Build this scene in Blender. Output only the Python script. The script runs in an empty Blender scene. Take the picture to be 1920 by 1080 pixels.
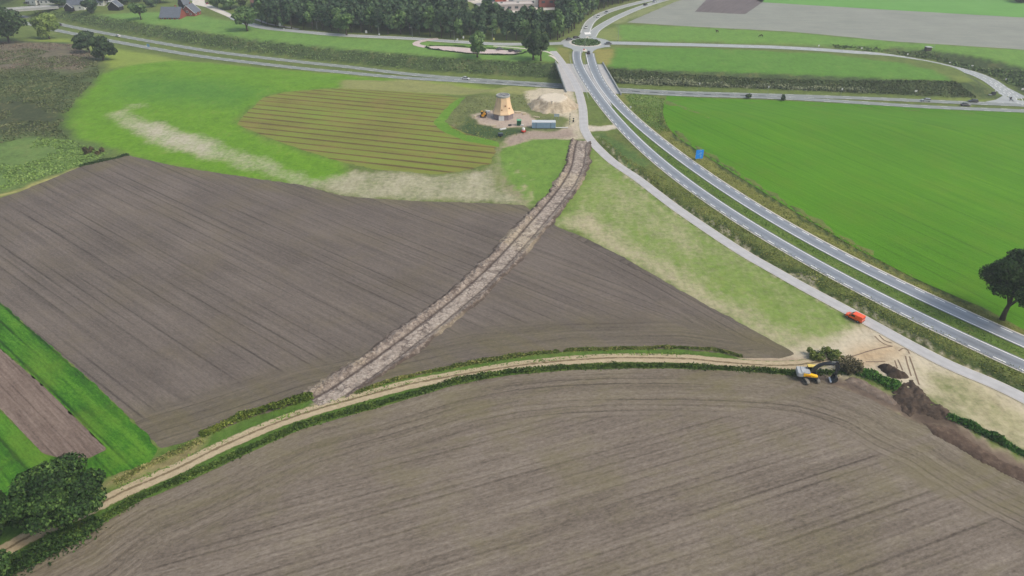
import bpy, math, random
import numpy as np
from mathutils import Vector
from mathutils.geometry import delaunay_2d_cdt

rnd = random.Random(7)
R = math.radians
SC = bpy.context.scene
COL = SC.collection

# ------------------------------------------------------------------ camera numbers and projection
FOC, PITCH, CAMH = 1321.0, R(32.0), 100.0
CP, SP = math.cos(PITCH), math.sin(PITCH)
def ray(px, py):
    X = (np.asarray(px, float) - 960) / FOC; Y = -(np.asarray(py, float) - 540) / FOC
    return X, CP + Y * SP, -SP + Y * CP
def U(px, py, z=0.0):
    dx, dy, dz = ray(px, py); t = (z - CAMH) / dz
    return np.stack([dx * t, dy * t], -1)
def proj(x, y, z):
    f = y * CP - (z - CAMH) * SP; u = y * SP + (z - CAMH) * CP
    return 960 + FOC * x / f, 540 - FOC * u / f
def depth(x, y, z): return y * CP - (z - CAMH) * SP

# ------------------------------------------------------------------ numpy noise and polygon tools
def _hash(ix, iy, s):
    h = (ix.astype(np.int64) * 374761393 + iy.astype(np.int64) * 668265263 + s * 974634777) & 0x7fffffff
    h = ((h ^ (h >> 13)) * 1274126177) & 0x7fffffff
    return ((h ^ (h >> 16)) & 0xffff) / 65535.0
def vnoise(x, y, s=0):
    x = np.asarray(x, float); y = np.asarray(y, float)
    ix, iy = np.floor(x), np.floor(y); fx, fy = x - ix, y - iy
    fx = fx * fx * (3 - 2 * fx); fy = fy * fy * (3 - 2 * fy)
    a, b = _hash(ix, iy, s), _hash(ix + 1, iy, s); c, d = _hash(ix, iy + 1, s), _hash(ix + 1, iy + 1, s)
    return (a * (1 - fx) + b * fx) * (1 - fy) + (c * (1 - fx) + d * fx) * fy
def fbm(x, y, s=0, o=4):
    v, a, t = 0, .5, 0
    for k in range(o):
        v = v + a * vnoise(np.asarray(x) * 2 ** k, np.asarray(y) * 2 ** k, s + k * 17); t += a; a *= .5
    return v / t
def seg_dist(x, y, P, closed=False):
    """distance, signed side (+ left), arclength, to polyline P"""
    P = np.asarray(P, float); Q = np.roll(P, -1, 0) if closed else P[1:]
    A = P if closed else P[:-1]
    best = np.full(np.shape(x), 1e18); side = np.zeros(np.shape(x)); arc = np.zeros(np.shape(x)); L = 0.0
    for a, b in zip(A, Q):
        d = b - a; l2 = float(d @ d) + 1e-12
        t = np.clip(((x - a[0]) * d[0] + (y - a[1]) * d[1]) / l2, 0, 1)
        ex, ey = x - a[0] - t * d[0], y - a[1] - t * d[1]
        q = ex * ex + ey * ey; m = q < best
        best = np.where(m, q, best); side = np.where(m, np.sign(d[0] * ey - d[1] * ex), side)
        arc = np.where(m, L + t * math.sqrt(l2), arc); L += math.sqrt(l2)
    return np.sqrt(best), side, arc
def inside(x, y, P):
    P = np.asarray(P, float); r = np.zeros(np.shape(x), bool); j = len(P) - 1
    for i in range(len(P)):
        xi, yi, xj, yj = *P[i], *P[j]
        with np.errstate(divide='ignore', invalid='ignore'):
            c = ((yi > y) != (yj > y)) & (x < (xj - xi) * (y - yi) / (yj - yi + 1e-30) + xi)
        r ^= c; j = i
    return r
def sdist(x, y, P):
    d = seg_dist(x, y, P, True)[0]
    return np.where(inside(x, y, P), d, -d)
def sstep(a, b, v):
    t = np.clip((v - a) / (b - a), 0, 1); return t * t * (3 - 2 * t)
def resample(P, n=None, step=None):
    P = np.asarray(P, float); s = np.r_[0, np.cumsum(np.hypot(*np.diff(P, axis=0).T))]
    if n is None: n = max(2, int(s[-1] / step) + 1)
    t = np.linspace(0, s[-1], n)
    return np.stack([np.interp(t, s, P[:, k]) for k in range(P.shape[1])], -1)
def smooth(P, deg=6, step=2.0):
    P = np.asarray(P, float); s = np.r_[0, np.cumsum(np.hypot(*np.diff(P, axis=0).T))]
    deg = min(deg, len(P) - 1); t = s / s[-1]; Q = np.linspace(0, 1, max(8, int(s[-1] / step)))
    return np.stack([np.polyval(np.polyfit(t, P[:, k], deg), Q) for k in (0, 1)], -1)
def catmull(P, step=2.0):
    P = np.asarray(P, float); E = np.vstack([2 * P[0] - P[1], P, 2 * P[-1] - P[-2]]); out = []
    for i in range(1, len(E) - 2):
        n = max(2, int(np.hypot(*(E[i + 1] - E[i])) / step)); t = np.linspace(0, 1, n, endpoint=False)[:, None]
        p0, p1, p2, p3 = E[i - 1], E[i], E[i + 1], E[i + 2]
        out.append(.5 * (2 * p1 + (p2 - p0) * t + (2 * p0 - 5 * p1 + 4 * p2 - p3) * t ** 2 + (3 * p1 - p0 - 3 * p2 + p3) * t ** 3))
    return np.vstack(out + [P[-1:]])
def normals2(P):
    T = np.gradient(P, axis=0); T /= np.hypot(T[:, 0], T[:, 1])[:, None] + 1e-9
    return np.stack([-T[:, 1], T[:, 0]], -1)

# ------------------------------------------------------------------ terrain: the sunken main road, its slip road, the ditches
CUT = -6.0
NPX = [(-420, -30), (-160, 4), (-60, 20), (47, 37), (112, 52), (205, 70), (300, 87), (400, 103), (560, 122), (640, 130), (760, 142.5), (873, 150.5), (1033, 160.5),
       (1165, 170), (1280, 176), (1447, 181), (1600, 188), (1733, 195), (1847, 200), (1920, 203), (2100, 212), (2500, 232)]
NAX = catmull(U(*np.array(NPX, float).T, CUT), 6.0)
RPX = [(1160, 81, 0), (1280, 83, 0), (1447, 88, -.3), (1547, 94, -1.2), (1647, 102, -2.6), (1713, 112, -3.8), (1780, 126, -5), (1847, 147, -6), (1895, 178, -6)]
RAX3 = np.array([list(U(a, b, c)) + [c] for a, b, c in RPX]); RAXs = catmull(RAX3[:, :2], 5.0)
_d, _s, _arc = seg_dist(RAX3[:, 0], RAX3[:, 1], RAXs); RZ_ARC, RZ = _arc, RAX3[:, 2]
PATHPX = [(1037, 96), (1050, 112), (1068, 140), (1083, 167), (1092, 200), (1094, 225), (1096, 243), (1110, 266), (1147, 302), (1195, 335), (1238, 368), (1280, 399), (1380, 466), (1447, 505),
          (1513, 542), (1580, 578), (1635, 608), (1700, 644), (1780, 685), (1865, 721), (1925, 750), (2010, 795)]
PATH = catmull(U(*np.array(PATHPX, float).T), 2.0)
LPX = [(1088.5, 97), (1091, 117), (1101, 140), (1121, 170), (1147, 203), (1170, 230), (1207, 267), (1250, 307), (1280, 330), (1327, 361), (1373, 392), (1420, 423), (1520, 482), (1580, 515), (1660, 554), (1747, 597), (1813, 630), (1920, 676), (2010, 716)]
RCPX = [(1099, 100), (1101, 113), (1108, 133), (1124, 163), (1151, 197), (1180, 227), (1217, 257), (1257, 290), (1280, 306), (1360, 361), (1433, 410), (1513, 456), (1613, 507), (1680, 539), (1780, 589), (1920, 653), (2010, 692)]
LSOL = smooth(U(*np.array(LPX, float).T), 7, 1.5); RSOL = smooth(U(*np.array(RCPX, float).T), 7, 1.5)
def extend(P, m, step=2.0): d = P[-1] - P[-6]; d = d / np.hypot(*d); return np.vstack([P, P[-1] + d * (np.arange(1, int(m / step))[:, None] * step)])
PATH = extend(PATH, 120); LSOL = extend(LSOL, 120); RSOL = extend(RSOL, 120)
F5PX = [(1250, 179), (1246, 190), (1243, 202), (1244, 217), (1249, 233), (1262, 250), (1280, 264), (1353, 311), (1433, 361), (1513, 411), (1613, 470), (1713, 521), (1797, 558), (1847, 578), (1920, 618), (2080, 700)]
DITCH1 = catmull(U(*np.array([(1118, 262), (1160, 297), (1215, 340), (1275, 384), (1380, 452), (1480, 510), (1580, 562), (1700, 627), (1800, 675), (1920, 727), (2000, 765)], float).T), 4)
DITCH2 = catmull(U(*np.array([(1240, 235), (1275, 264), (1348, 312), (1428, 362), (1508, 412), (1608, 472), (1708, 524), (1792, 562)], float).T), 4)

def H(x, y):
    x = np.asarray(x, float); y = np.asarray(y, float)
    d, s, a = seg_dist(x, y, NAX)
    k = sstep(30, 62, np.abs(x - 32))
    far = (d - 12.0) / 1.8
    near = (d - 12.0) / (2.2 * (1 - k) + 7.0 * k)
    h1 = CUT + np.maximum(0, np.where(s > 0, far, near))
    d2, s2, a2 = seg_dist(x, y, RAXs)
    zr = np.interp(a2, RZ_ARC, RZ)
    h2 = zr + np.maximum(0, (d2 - 6.5) / 2.0)
    h = np.minimum(h1, h2)
    w = 1.2 * k + .1                                        # soft shoulder at the top of the slopes
    h = -np.where(h > 0, 0, -h) if False else np.where(h > w, 0.0, np.where(h < -w, h, -(w - h) ** 2 / (4 * w)))
    for D, dp, sg in ((DITCH1, .75, 1.5), (DITCH2, .5, .9)):
        dd = seg_dist(x, y, D)[0]; h = h - dp * np.exp(-(dd / sg) ** 2)
    return h

def Garr(px, py):
    """where the sight line through a picture point meets the terrain"""
    px = np.atleast_1d(np.asarray(px, float)); py = np.atleast_1d(np.asarray(py, float))
    dx, dy, dz = ray(px, py)
    t0 = (0.2 - CAMH) / dz; t1 = (-8.5 - CAMH) / dz; N = 90
    T = t0 + (t1 - t0) * np.linspace(0, 1, N)[:, None]
    below = (CAMH + dz * T) <= H(dx * T, dy * T)
    i = np.maximum(np.argmax(below, 0), 1); c = np.arange(len(px))
    lo, hi = T[i - 1, c], T[i, c]
    for _ in range(14):
        m = .5 * (lo + hi); b = (CAMH + dz * m) <= H(dx * m, dy * m)
        hi = np.where(b, m, hi); lo = np.where(b, lo, m)
    return np.stack([dx * hi, dy * hi], -1)
def G(px, py):
    p = Garr(px, py)[0]; return Vector((p[0], p[1], float(H(p[0], p[1]))))
def Gp(L): return Garr(*np.array(L, float).T)
def rise(base, topy):
    """height of an upright thing whose foot is at base and whose top is seen at picture row topy"""
    lo, hi = 0, 60
    for _ in range(40):
        m = (lo + hi) / 2
        if proj(base.x, base.y, base.z + m)[1] > topy: lo = m
        else: hi = m
    return m
def wid(base, w, z=0): return w * depth(base.x, base.y, base.z + z) / FOC

# ------------------------------------------------------------------ object helpers
def tag(o, label=None, cat=None, group=None, kind=None):
    if label: o['label'] = label
    if cat: o['category'] = cat
    if group: o['group'] = group
    if kind: o['kind'] = kind
    return o
def link(name, me, mat=None, parent=None):
    o = bpy.data.objects.new(name, me); COL.objects.link(o)
    if mat is not None: me.materials.append(mat)
    if parent is not None: o.parent = parent
    return o
def empty(name, loc, rz=0.0):
    o = bpy.data.objects.new(name, None); COL.objects.link(o); o.location = loc; o.rotation_euler = (0, 0, rz); o.empty_display_size = .3
    return o
def mesh(name, V, F, attrs=None, smooth_=False):
    me = bpy.data.meshes.new(name)
    V = np.asarray(V, float)
    me.from_pydata(V.tolist(), [], F.tolist() if isinstance(F, np.ndarray) else F)
    for k, a in (attrs or {}).items():
        a = np.asarray(a, np.float32)
        if a.ndim == 2:
            at = me.attributes.new(k, 'FLOAT_COLOR', 'POINT'); at.data.foreach_set('color', np.c_[a, np.ones(len(a))].astype(np.float32).ravel())
        else:
            at = me.attributes.new(k, 'FLOAT', 'POINT' if len(a) == len(V) else 'FACE'); at.data.foreach_set('value', a)
    if smooth_: me.polygons.foreach_set('use_smooth', np.ones(len(me.polygons), bool))
    me.update(); return me
def copy_tree(o, parent=None):
    c = o.copy(); COL.objects.link(c); c.parent = parent
    for ch in list(o.children): copy_tree(ch, c)
    return c

class MB:
    def __init__(s): s.v = []; s.f = []
    def add(s, V, F):
        n = len(s.v); s.v += [tuple(p) for p in V]; s.f += [[i + n for i in f] for f in F]; return s
    def box(s, c, d, rz=0, ry=0):
        x, y, z = d[0] / 2, d[1] / 2, d[2] / 2; V = []
        for a, b, e in ((-x, -y, -z), (x, -y, -z), (x, y, -z), (-x, y, -z), (-x, -y, z), (x, -y, z), (x, y, z), (-x, y, z)):
            a, e = a * math.cos(ry) + e * math.sin(ry), -a * math.sin(ry) + e * math.cos(ry)
            a, b = a * math.cos(rz) - b * math.sin(rz), a * math.sin(rz) + b * math.cos(rz)
            V.append((a + c[0], b + c[1], e + c[2]))
        return s.add(V, [(0, 3, 2, 1), (4, 5, 6, 7), (0, 1, 5, 4), (1, 2, 6, 5), (2, 3, 7, 6), (3, 0, 4, 7)])
    def bar(s, p, q, r0, r1=None, n=8):
        p, q = Vector(p), Vector(q); r1 = r0 if r1 is None else r1
        z = (q - p).normalized(); x = z.orthogonal().normalized(); y = z.cross(x); V = []
        for c, r in ((p, r0), (q, r1)):
            for k in range(n): a = 2 * math.pi * k / n; V.append(c + x * (math.cos(a) * r) + y * (math.sin(a) * r))
        return s.add(V, [(k, (k + 1) % n, n + (k + 1) % n, n + k) for k in range(n)] + [tuple(range(n))[::-1], tuple(range(n, 2 * n))])
    def tube(s, P, rad, n=7):
        V = []; P = [Vector(p) for p in P]
        for i, p in enumerate(P):
            t = (P[min(i + 1, len(P) - 1)] - P[max(i - 1, 0)]).normalized(); x = t.orthogonal().normalized() if abs(t.z) > .9 else t.cross(Vector((0, 0, 1))).normalized(); y = t.cross(x)
            for k in range(n): a = 2 * math.pi * k / n; V.append(p + x * (math.cos(a) * rad[i]) + y * (math.sin(a) * rad[i]))
        F = [(i * n + k, i * n + (k + 1) % n, (i + 1) * n + (k + 1) % n, (i + 1) * n + k) for i in range(len(P) - 1) for k in range(n)]
        return s.add(V, F + [tuple(range(n))[::-1], tuple(range((len(P) - 1) * n, len(P) * n))])
    def lathe(s, prof, n=24, c=(0, 0), ph=0, caps=True):
        V = [(c[0] + r * math.cos(2 * math.pi * k / n + ph), c[1] + r * math.sin(2 * math.pi * k / n + ph), z) for r, z in prof for k in range(n)]
        F = [(i * n + k, i * n + (k + 1) % n, (i + 1) * n + (k + 1) % n, (i + 1) * n + k) for i in range(len(prof) - 1) for k in range(n)]
        if caps: F += [tuple(range(n))[::-1], tuple(range((len(prof) - 1) * n, len(prof) * n))]
        return s.add(V, F)
    def loft(s, rings):
        n = len(rings[0]); V = [p for r in rings for p in r]
        F = [(i * n + k, i * n + (k + 1) % n, (i + 1) * n + (k + 1) % n, (i + 1) * n + k) for i in range(len(rings) - 1) for k in range(n)]
        return s.add(V, F + [tuple(range(n))[::-1], tuple(range((len(rings) - 1) * n, len(rings) * n))])
    def prism(s, pts, y0, y1, axis='y'):
        f = {'y': lambda a, b, c: (a, c, b), 'z': lambda a, b, c: (a, b, c), 'x': lambda a, b, c: (c, a, b)}[axis]; n = len(pts)
        V = [f(a, b, y0) for a, b in pts] + [f(a, b, y1) for a, b in pts]
        return s.add(V, [tuple(range(n)), tuple(range(n, 2 * n))[::-1]] + [(k, n + k, n + (k + 1) % n, (k + 1) % n) for k in range(n)])
    def build(s, name, mat, parent=None, bevel=0, sm=False, seg=2):
        import bmesh
        me = bpy.data.meshes.new(name); me.from_pydata([tuple(v) for v in s.v], [], s.f)
        bm = bmesh.new(); bm.from_mesh(me); bmesh.ops.recalc_face_normals(bm, faces=bm.faces)
        if bevel: bmesh.ops.bevel(bm, geom=list(bm.edges), offset=bevel, segments=seg, affect='EDGES', clamp_overlap=True)
        bm.to_mesh(me); bm.free()
        if sm: me.polygons.foreach_set('use_smooth', np.ones(len(me.polygons), bool))
        me.update(); return link(name, me, mat, parent)

# ------------------------------------------------------------------ materials
KALB = 0.80
def lin(c): c = c / 255; return c / 12.92 if c <= .04045 else ((c + .055) / 1.055) ** 2.4
def S(r, g, b, k=KALB): return (lin(r) * k, lin(g) * k, lin(b) * k, 1)
class NT:
    def __init__(s, name):
        s.m = bpy.data.materials.new(name); s.m.use_nodes = True; s.t = s.m.node_tree; s.n = s.t.nodes; s.l = s.t.links
        s.b = s.n['Principled BSDF']; s.b.inputs['Specular IOR Level'].default_value = .2; s.b.inputs['Roughness'].default_value = .9
    def node(s, ty, **kw):
        n = s.n.new(ty)
        for k, v in kw.items(): setattr(n, k, v)
        return n
    def put(s, sock, v):
        if hasattr(v, 'is_linked') or isinstance(v, bpy.types.NodeSocket): s.l.new(v, sock)
        else: sock.default_value = v
    def attr(s, name, out='Fac'): return s.node('ShaderNodeAttribute', attribute_name=name).outputs[out]
    def math(s, op, a, b=0.0, c=None, clamp=False):
        n = s.node('ShaderNodeMath', operation=op, use_clamp=clamp); s.put(n.inputs[0], a); s.put(n.inputs[1], b)
        if c is not None: s.put(n.inputs[2], c)
        return n.outputs[0]
    def comb(s, x, y, z=0.0):
        n = s.node('ShaderNodeCombineXYZ'); s.put(n.inputs[0], x); s.put(n.inputs[1], y); s.put(n.inputs[2], z); return n.outputs[0]
    def pos(s): return s.node('ShaderNodeTexCoord').outputs['Object']
    def noise(s, scale, detail=4, rough=.6, vec=None, dist=0):
        n = s.node('ShaderNodeTexNoise'); n.inputs['Scale'].default_value = scale; n.inputs['Detail'].default_value = detail; n.inputs['Roughness'].default_value = rough
        n.inputs['Distortion'].default_value = dist
        s.l.new(vec if vec is not None else s.pos(), n.inputs['Vector']); return n.outputs['Fac']
    def ramp(s, fac, stops):
        n = s.node('ShaderNodeValToRGB'); e = n.color_ramp.elements
        while len(e) < len(stops): e.new(.5)
        for k, (p, c) in enumerate(stops): e[k].position = p; e[k].color = c
        s.put(n.inputs[0], fac); return n.outputs[0]
    def mix(s, fac, a, b, blend='MIX'):
        n = s.node('ShaderNodeMix', data_type='RGBA', blend_type=blend); s.put(n.inputs[0], fac); s.put(n.inputs[6], a); s.put(n.inputs[7], b); return n.outputs[2]
    def maprange(s, v, a, b, c=0.0, d=1.0, sm=True):
        n = s.node('ShaderNodeMapRange'); n.interpolation_type = 'SMOOTHSTEP' if sm else 'LINEAR'; s.put(n.inputs[0], v)
        for k, q in zip((1, 2, 3, 4), (a, b, c, d)): n.inputs[k].default_value = q
        return n.outputs[0]
    def bump(s, hgt, strength=.5, dist=.1):
        n = s.node('ShaderNodeBump'); n.inputs['Strength'].default_value = strength; n.inputs['Distance'].default_value = dist
        s.put(n.inputs['Height'], hgt); s.l.new(n.outputs[0], s.b.inputs['Normal'])
    def color(s, c): s.put(s.b.inputs['Base Color'], c); return s

def plain(name, c, rough=.7, spec=.3, var=.12, scale=2.0, metal=0.0, coat=0.0):
    t = NT(name); n = t.noise(scale, 5)
    t.color(t.mix(1.0, c, t.ramp(n, [(.3, (1 - var,) * 3 + (1,)), (.7, (1 + var,) * 3 + (1,))]), 'MULTIPLY'))
    t.b.inputs['Roughness'].default_value = rough; t.b.inputs['Specular IOR Level'].default_value = spec; t.b.inputs['Metallic'].default_value = metal; t.b.inputs['Coat Weight'].default_value = coat
    return t.m

def ground_material():
    t = NT('ground_vegetation'); p = t.pos()
    n1 = t.noise(.09, 5, .62, p); n2 = t.noise(.8, 6, .7, p); n3 = t.noise(3.5, 4, .7, p)
    st = t.node('ShaderNodeVectorMath', operation='MULTIPLY'); t.l.new(p, st.inputs[0]); st.inputs[1].default_value = (.5, .16, 1)
    n4 = t.noise(1.0, 5, .7, st.outputs[0])
    mot = t.attr('mot')
    v = t.math('ADD', t.math('MULTIPLY', t.math('SUBTRACT', n2, .5), 1.6), t.math('MULTIPLY', t.math('SUBTRACT', n1, .5), 1.3))
    v = t.math('ADD', v, t.math('MULTIPLY', t.math('SUBTRACT', n3, .5), 1.2)); v = t.math('ADD', v, t.math('MULTIPLY', t.math('SUBTRACT', n4, .5), 1.0))
    v = t.math('ADD', v, t.math('MULTIPLY', t.math('SUBTRACT', t.noise(.3, 5, .7, p, .8), .5), 1.5)); v = t.math('ADD', 1.0, t.math('MULTIPLY', v, t.math('MULTIPLY', mot, 1.25))); v = t.math('MAXIMUM', v, .25)
    vc = t.node('ShaderNodeCombineColor'); [t.put(vc.inputs[k], v) for k in range(3)]
    c = t.mix(1.0, t.attr('col', 'Color'), vc.outputs[0], 'MULTIPLY')
    dry = t.maprange(t.math('ADD', t.math('MULTIPLY', n4, .6), t.math('MULTIPLY', n1, .6)), .60, .80)
    c = t.mix(t.math('MULTIPLY', dry, t.math('MULTIPLY', mot, .7), clamp=True), c, S(128, 118, 74))
    # bare earth showing through
    nb = t.math('ADD', t.math('MULTIPLY', t.noise(.22, 7, .68, st.outputs[0]), .55), t.math('MULTIPLY', t.noise(.5, 6, .7, p), .6))
    f = t.maprange(t.math('ADD', t.attr('bare'), t.math('MULTIPLY', t.math('SUBTRACT', nb, .575), 1.3)), .20, .86)
    b = t.ramp(t.math('ADD', t.math('MULTIPLY', n2, .5), t.math('MULTIPLY', n4, .5)), [(.32, (.64, .63, .61, 1)), (.50, (1, 1, 1, 1)), (.66, (1.2, 1.2, 1.18, 1))])
    c = t.mix(f, c, t.mix(1.0, t.attr('bcol', 'Color'), b, 'MULTIPLY'))
    t.color(c); t.bump(t.math('ADD', n2, t.math('MULTIPLY', n3, .5)), .7, .22)
    return t.m

def field_material(name, stops, across=.42, along=.02, wA=1.0, wB=.55, wBl=.7, wG=.7, line=0.0, period=3.0, dry=None, dryamt=0.0, bump=.6, blotch=.045, head=None, fleck=.5, grain=2.3, lpow=7.0, gated=True):
    """soil or crop with drill lines: fu runs across the lines, fv along them"""
    t = NT(name); p = t.pos(); Cn = t.noise(blotch, 5, .6, p); iso = t.noise(1.5, 6, .75, p)
    def lines(fu, fv, z):
        A = t.noise(1.0, 3, .6, t.comb(t.math('MULTIPLY', fu, across), t.math('MULTIPLY', fv, along), z))
        B = t.noise(1.0, 4, .65, t.comb(t.math('MULTIPLY', fu, across * 2.8), t.math('MULTIPLY', fv, along * 3.5), 7.0 + z))
        D = t.noise(1.0, 6, .75, t.comb(t.math('MULTIPLY', fu, grain), t.math('MULTIPLY', fv, grain * .30), 5.0 + z))
        v = .5
        for n, w in ((A, wA), (B, wB * 1.5), (Cn, wBl), (D, wG * 1.35), (iso, wG * .75)): v = t.math('ADD', v, t.math('MULTIPLY', t.math('SUBTRACT', n, .5), w))
        if line:
            cs = t.math('COSINE', t.math('MULTIPLY', fu, 2 * math.pi / period)); w = t.math('POWER', t.math('MAXIMUM', cs, 0.0), lpow)
            gate = t.maprange(t.noise(1.0, 2, .5, t.comb(t.math('MULTIPLY', fu, .23), t.math('MULTIPLY', fv, .012), 3.0 + z)), .38, .62, 0.0 if gated else .6)
            v = t.math('SUBTRACT', v, t.math('MULTIPLY', t.math('MULTIPLY', w, gate), line))
        f = t.maprange(t.noise(1.0, 3, .6, t.comb(t.math('MULTIPLY', fu, 1.9), t.math('MULTIPLY', fv, .40), 11.0 + z)), .58, .70)
        return v, f, A, B
    fu, fv = t.attr('fu'), t.attr('fv'); v, fl, A, B = lines(fu, fv, 0.0); D = iso
    if head is not None:                                    # the headland is worked along the field edge
        v2, fl2, A2, B2 = lines(t.attr('gu'), t.attr('gv'), 20.0); hw = t.attr('hw')
        mx = lambda a, b: t.math('ADD', t.math('MULTIPLY', a, t.math('SUBTRACT', 1.0, hw)), t.math('MULTIPLY', b, hw))
        v, fl, B = mx(v, v2), mx(fl, fl2), mx(B, B2)
    c = t.ramp(v, stops)
    if dry is not None:
        f = t.maprange(t.math('ADD', t.math('MULTIPLY', t.noise(.06, 5, .65, p), .8), t.math('MULTIPLY', A, .3)), .50, .72)
        c = t.mix(t.math('MULTIPLY', f, dryamt), c, dry)
    if head is not None: c = t.mix(t.math('MULTIPLY', t.attr('hd'), t.maprange(t.math('ADD', t.math('MULTIPLY', Cn, .6), t.math('MULTIPLY', A, .4)), .34, .66, .15, 1.0)), c, t.mix(1.0, c, head, 'MULTIPLY'))
    sp = t.maprange(t.noise(2.6, 2, .5, p), .70, .76)           # stones and stubble catching the eye
    c = t.mix(t.math('MULTIPLY', sp, .30), c, stops[-1][1]); c = t.mix(t.math('MULTIPLY', fl, fleck), c, t.mix(1.0, c, (.62, .62, .62, 1), 'MULTIPLY'))
    t.color(c)
    t.bump(t.math('ADD', t.math('MULTIPLY', B, .8), D), bump, .16)
    return t.m

def asphalt(name, c, rough=.62, worn=.25):
    t = NT(name); p = t.pos(); u = t.attr('u')
    n = t.noise(.35, 5, .6, p); g = t.noise(9, 3, .7, p)
    tr = t.math('COSINE', t.math('MULTIPLY', t.math('SUBTRACT', u, .5), 4 * math.pi))         # two lighter wheel tracks
    v = t.math('ADD', 1.0, t.math('MULTIPLY', t.math('SUBTRACT', n, .5), .5)); v = t.math('ADD', v, t.math('MULTIPLY', t.math('SUBTRACT', g, .5), .35)); v = t.math('SUBTRACT', v, t.math('MULTIPLY', tr, worn * .5))
    vc = t.node('ShaderNodeCombineColor'); [t.put(vc.inputs[k], v) for k in range(3)]
    t.color(t.mix(1.0, c, vc.outputs[0], 'MULTIPLY')); t.b.inputs['Roughness'].default_value = rough; t.b.inputs['Specular IOR Level'].default_value = .5
    return t.m

def leaf_material(name, dark, mid, light):
    t = NT(name)
    v = t.math('ADD', t.attr('tone'), t.math('MULTIPLY', t.math('SUBTRACT', t.noise(.9, 3), .5), .5))
    t.color(t.ramp(v, [(.15, dark), (.55, mid), (.95, light)])); t.b.inputs['Roughness'].default_value = .75
    return t.m

# ================================================================== LIGHT, AIR, CAMERA
W = bpy.data.worlds.new('World'); SC.world = W; W.use_nodes = True
SUN_EL, SUN_AZ = 50.0, -112.0          # azimuth measured from +y towards -x
sky = W.node_tree.nodes.new('ShaderNodeTexSky'); sky.sky_type = 'NISHITA'; sky.sun_disc = False
sky.sun_elevation = R(SUN_EL); sky.sun_rotation = R(-SUN_AZ); sky.air_density = 1.6; sky.dust_density = 5.0; sky.ozone_density = 1.0
bg = W.node_tree.nodes['Background']; bg.inputs[1].default_value = .15; W.node_tree.links.new(sky.outputs[0], bg.inputs[0])
sd = bpy.data.lights.new('sun', 'SUN'); sd.energy = 1.5; sd.angle = R(13); sd.color = (1.0, .95, .88)
so = bpy.data.objects.new('sun', sd); COL.objects.link(so); so.rotation_euler = (R(90 - SUN_EL), 0, R(180 + SUN_AZ)); so.location = (0, 300, 400)
SC.view_settings.view_transform = 'Standard'; SC.view_settings.look = 'None'; SC.view_settings.gamma = 1; SC.view_settings.exposure = 0.14
cd = bpy.data.cameras.new('camera'); cam = bpy.data.objects.new('camera', cd); COL.objects.link(cam); SC.camera = cam
cam.location = (0, 0, CAMH); cam.rotation_euler = (R(90) - PITCH, 0, 0); cd.sensor_width = 36; cd.lens = 36 * FOC / 1920; cd.clip_end = 9000; cd.clip_start = .5
hz = bpy.data.materials.new('haze'); hz.use_nodes = True; hn = hz.node_tree
pv = hn.nodes.new('ShaderNodeVolumePrincipled'); hn.nodes.remove(hn.nodes['Principled BSDF'])
pv.inputs['Color'].default_value = (.86, .93, 1.0, 1); pv.inputs['Density'].default_value = .00026; pv.inputs['Anisotropy'].default_value = .1
hn.links.new(pv.outputs[0], hn.nodes['Material Output'].inputs['Volume'])
tag(MB().box((0, 1500, 48.0), (7000, 5600, 120)).build('haze', hz), 'thin pale haze over the fields', 'haze', kind='stuff')

# ================================================================== GROUND
print('ground'); XL = np.r_[[-3000, -1800, -1100, -750], np.arange(-560, -262, 6), np.arange(-260, 20, 2.3), np.arange(20, 132, 1.5), np.arange(132, 330, 3), np.arange(330, 560, 6), [750, 1100, 1800, 3000]]
YL = np.r_[[-1000, -300, 0, 40], np.arange(60, 110, 3), np.arange(110, 250, 1.7), np.arange(250, 425, 1.9), np.arange(425, 540, 4), np.arange(540, 720, 12), [800, 1000, 1400, 2200, 3900]]
GX, GY = np.meshgrid(XL, YL); nx, ny = len(XL), len(YL)
gx, gy = GX.ravel(), GY.ravel(); gz = H(gx, gy)
wx = gx + (fbm(gx * .12, gy * .12, 3) - .5) * 7; wy = gy + (fbm(gx * .12, gy * .12, 9) - .5) * 7
_dn, _sn, _ = seg_dist(gx, gy, NAX)
A3 = lambda c: np.array(S(*c)[:3])
gcol = np.tile(A3((104, 122, 58)), (len(gx), 1)); gmot = np.full(len(gx), .5); gbare = np.zeros(len(gx)); gbcol = np.tile(A3((186, 172, 142)), (len(gx), 1))
def zone(px, col, soft=4, mot=None, warp=True):
    P = Gp(px); x, y = (wx, wy) if warp else (gx, gy)
    lo, hi = P.min(0) - soft - 8, P.max(0) + soft + 8
    m = (gx > lo[0]) & (gx < hi[0]) & (gy > lo[1]) & (gy < hi[1])
    w = np.zeros(len(gx)); w[m] = sstep(-soft, soft, sdist(x[m], y[m], P))
    gcol[:] = gcol * (1 - w[:, None]) + A3(col) * w[:, None]
    if mot is not None: gmot[:] = gmot * (1 - w) + mot * w
def bare(px, amt, soft=4, col=None, mode='set'):
    P = Gp(px); lo, hi = P.min(0) - soft - 8, P.max(0) + soft + 8
    m = (gx > lo[0]) & (gx < hi[0]) & (gy > lo[1]) & (gy < hi[1])
    w = np.zeros(len(gx)); w[m] = sstep(-soft, soft, sdist(wx[m], wy[m], P))
    gbare[:] = gbare * (1 - w) + amt * w
    if col is not None: gbcol[:] = gbcol * (1 - w[:, None]) + A3(col) * w[:, None]
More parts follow.
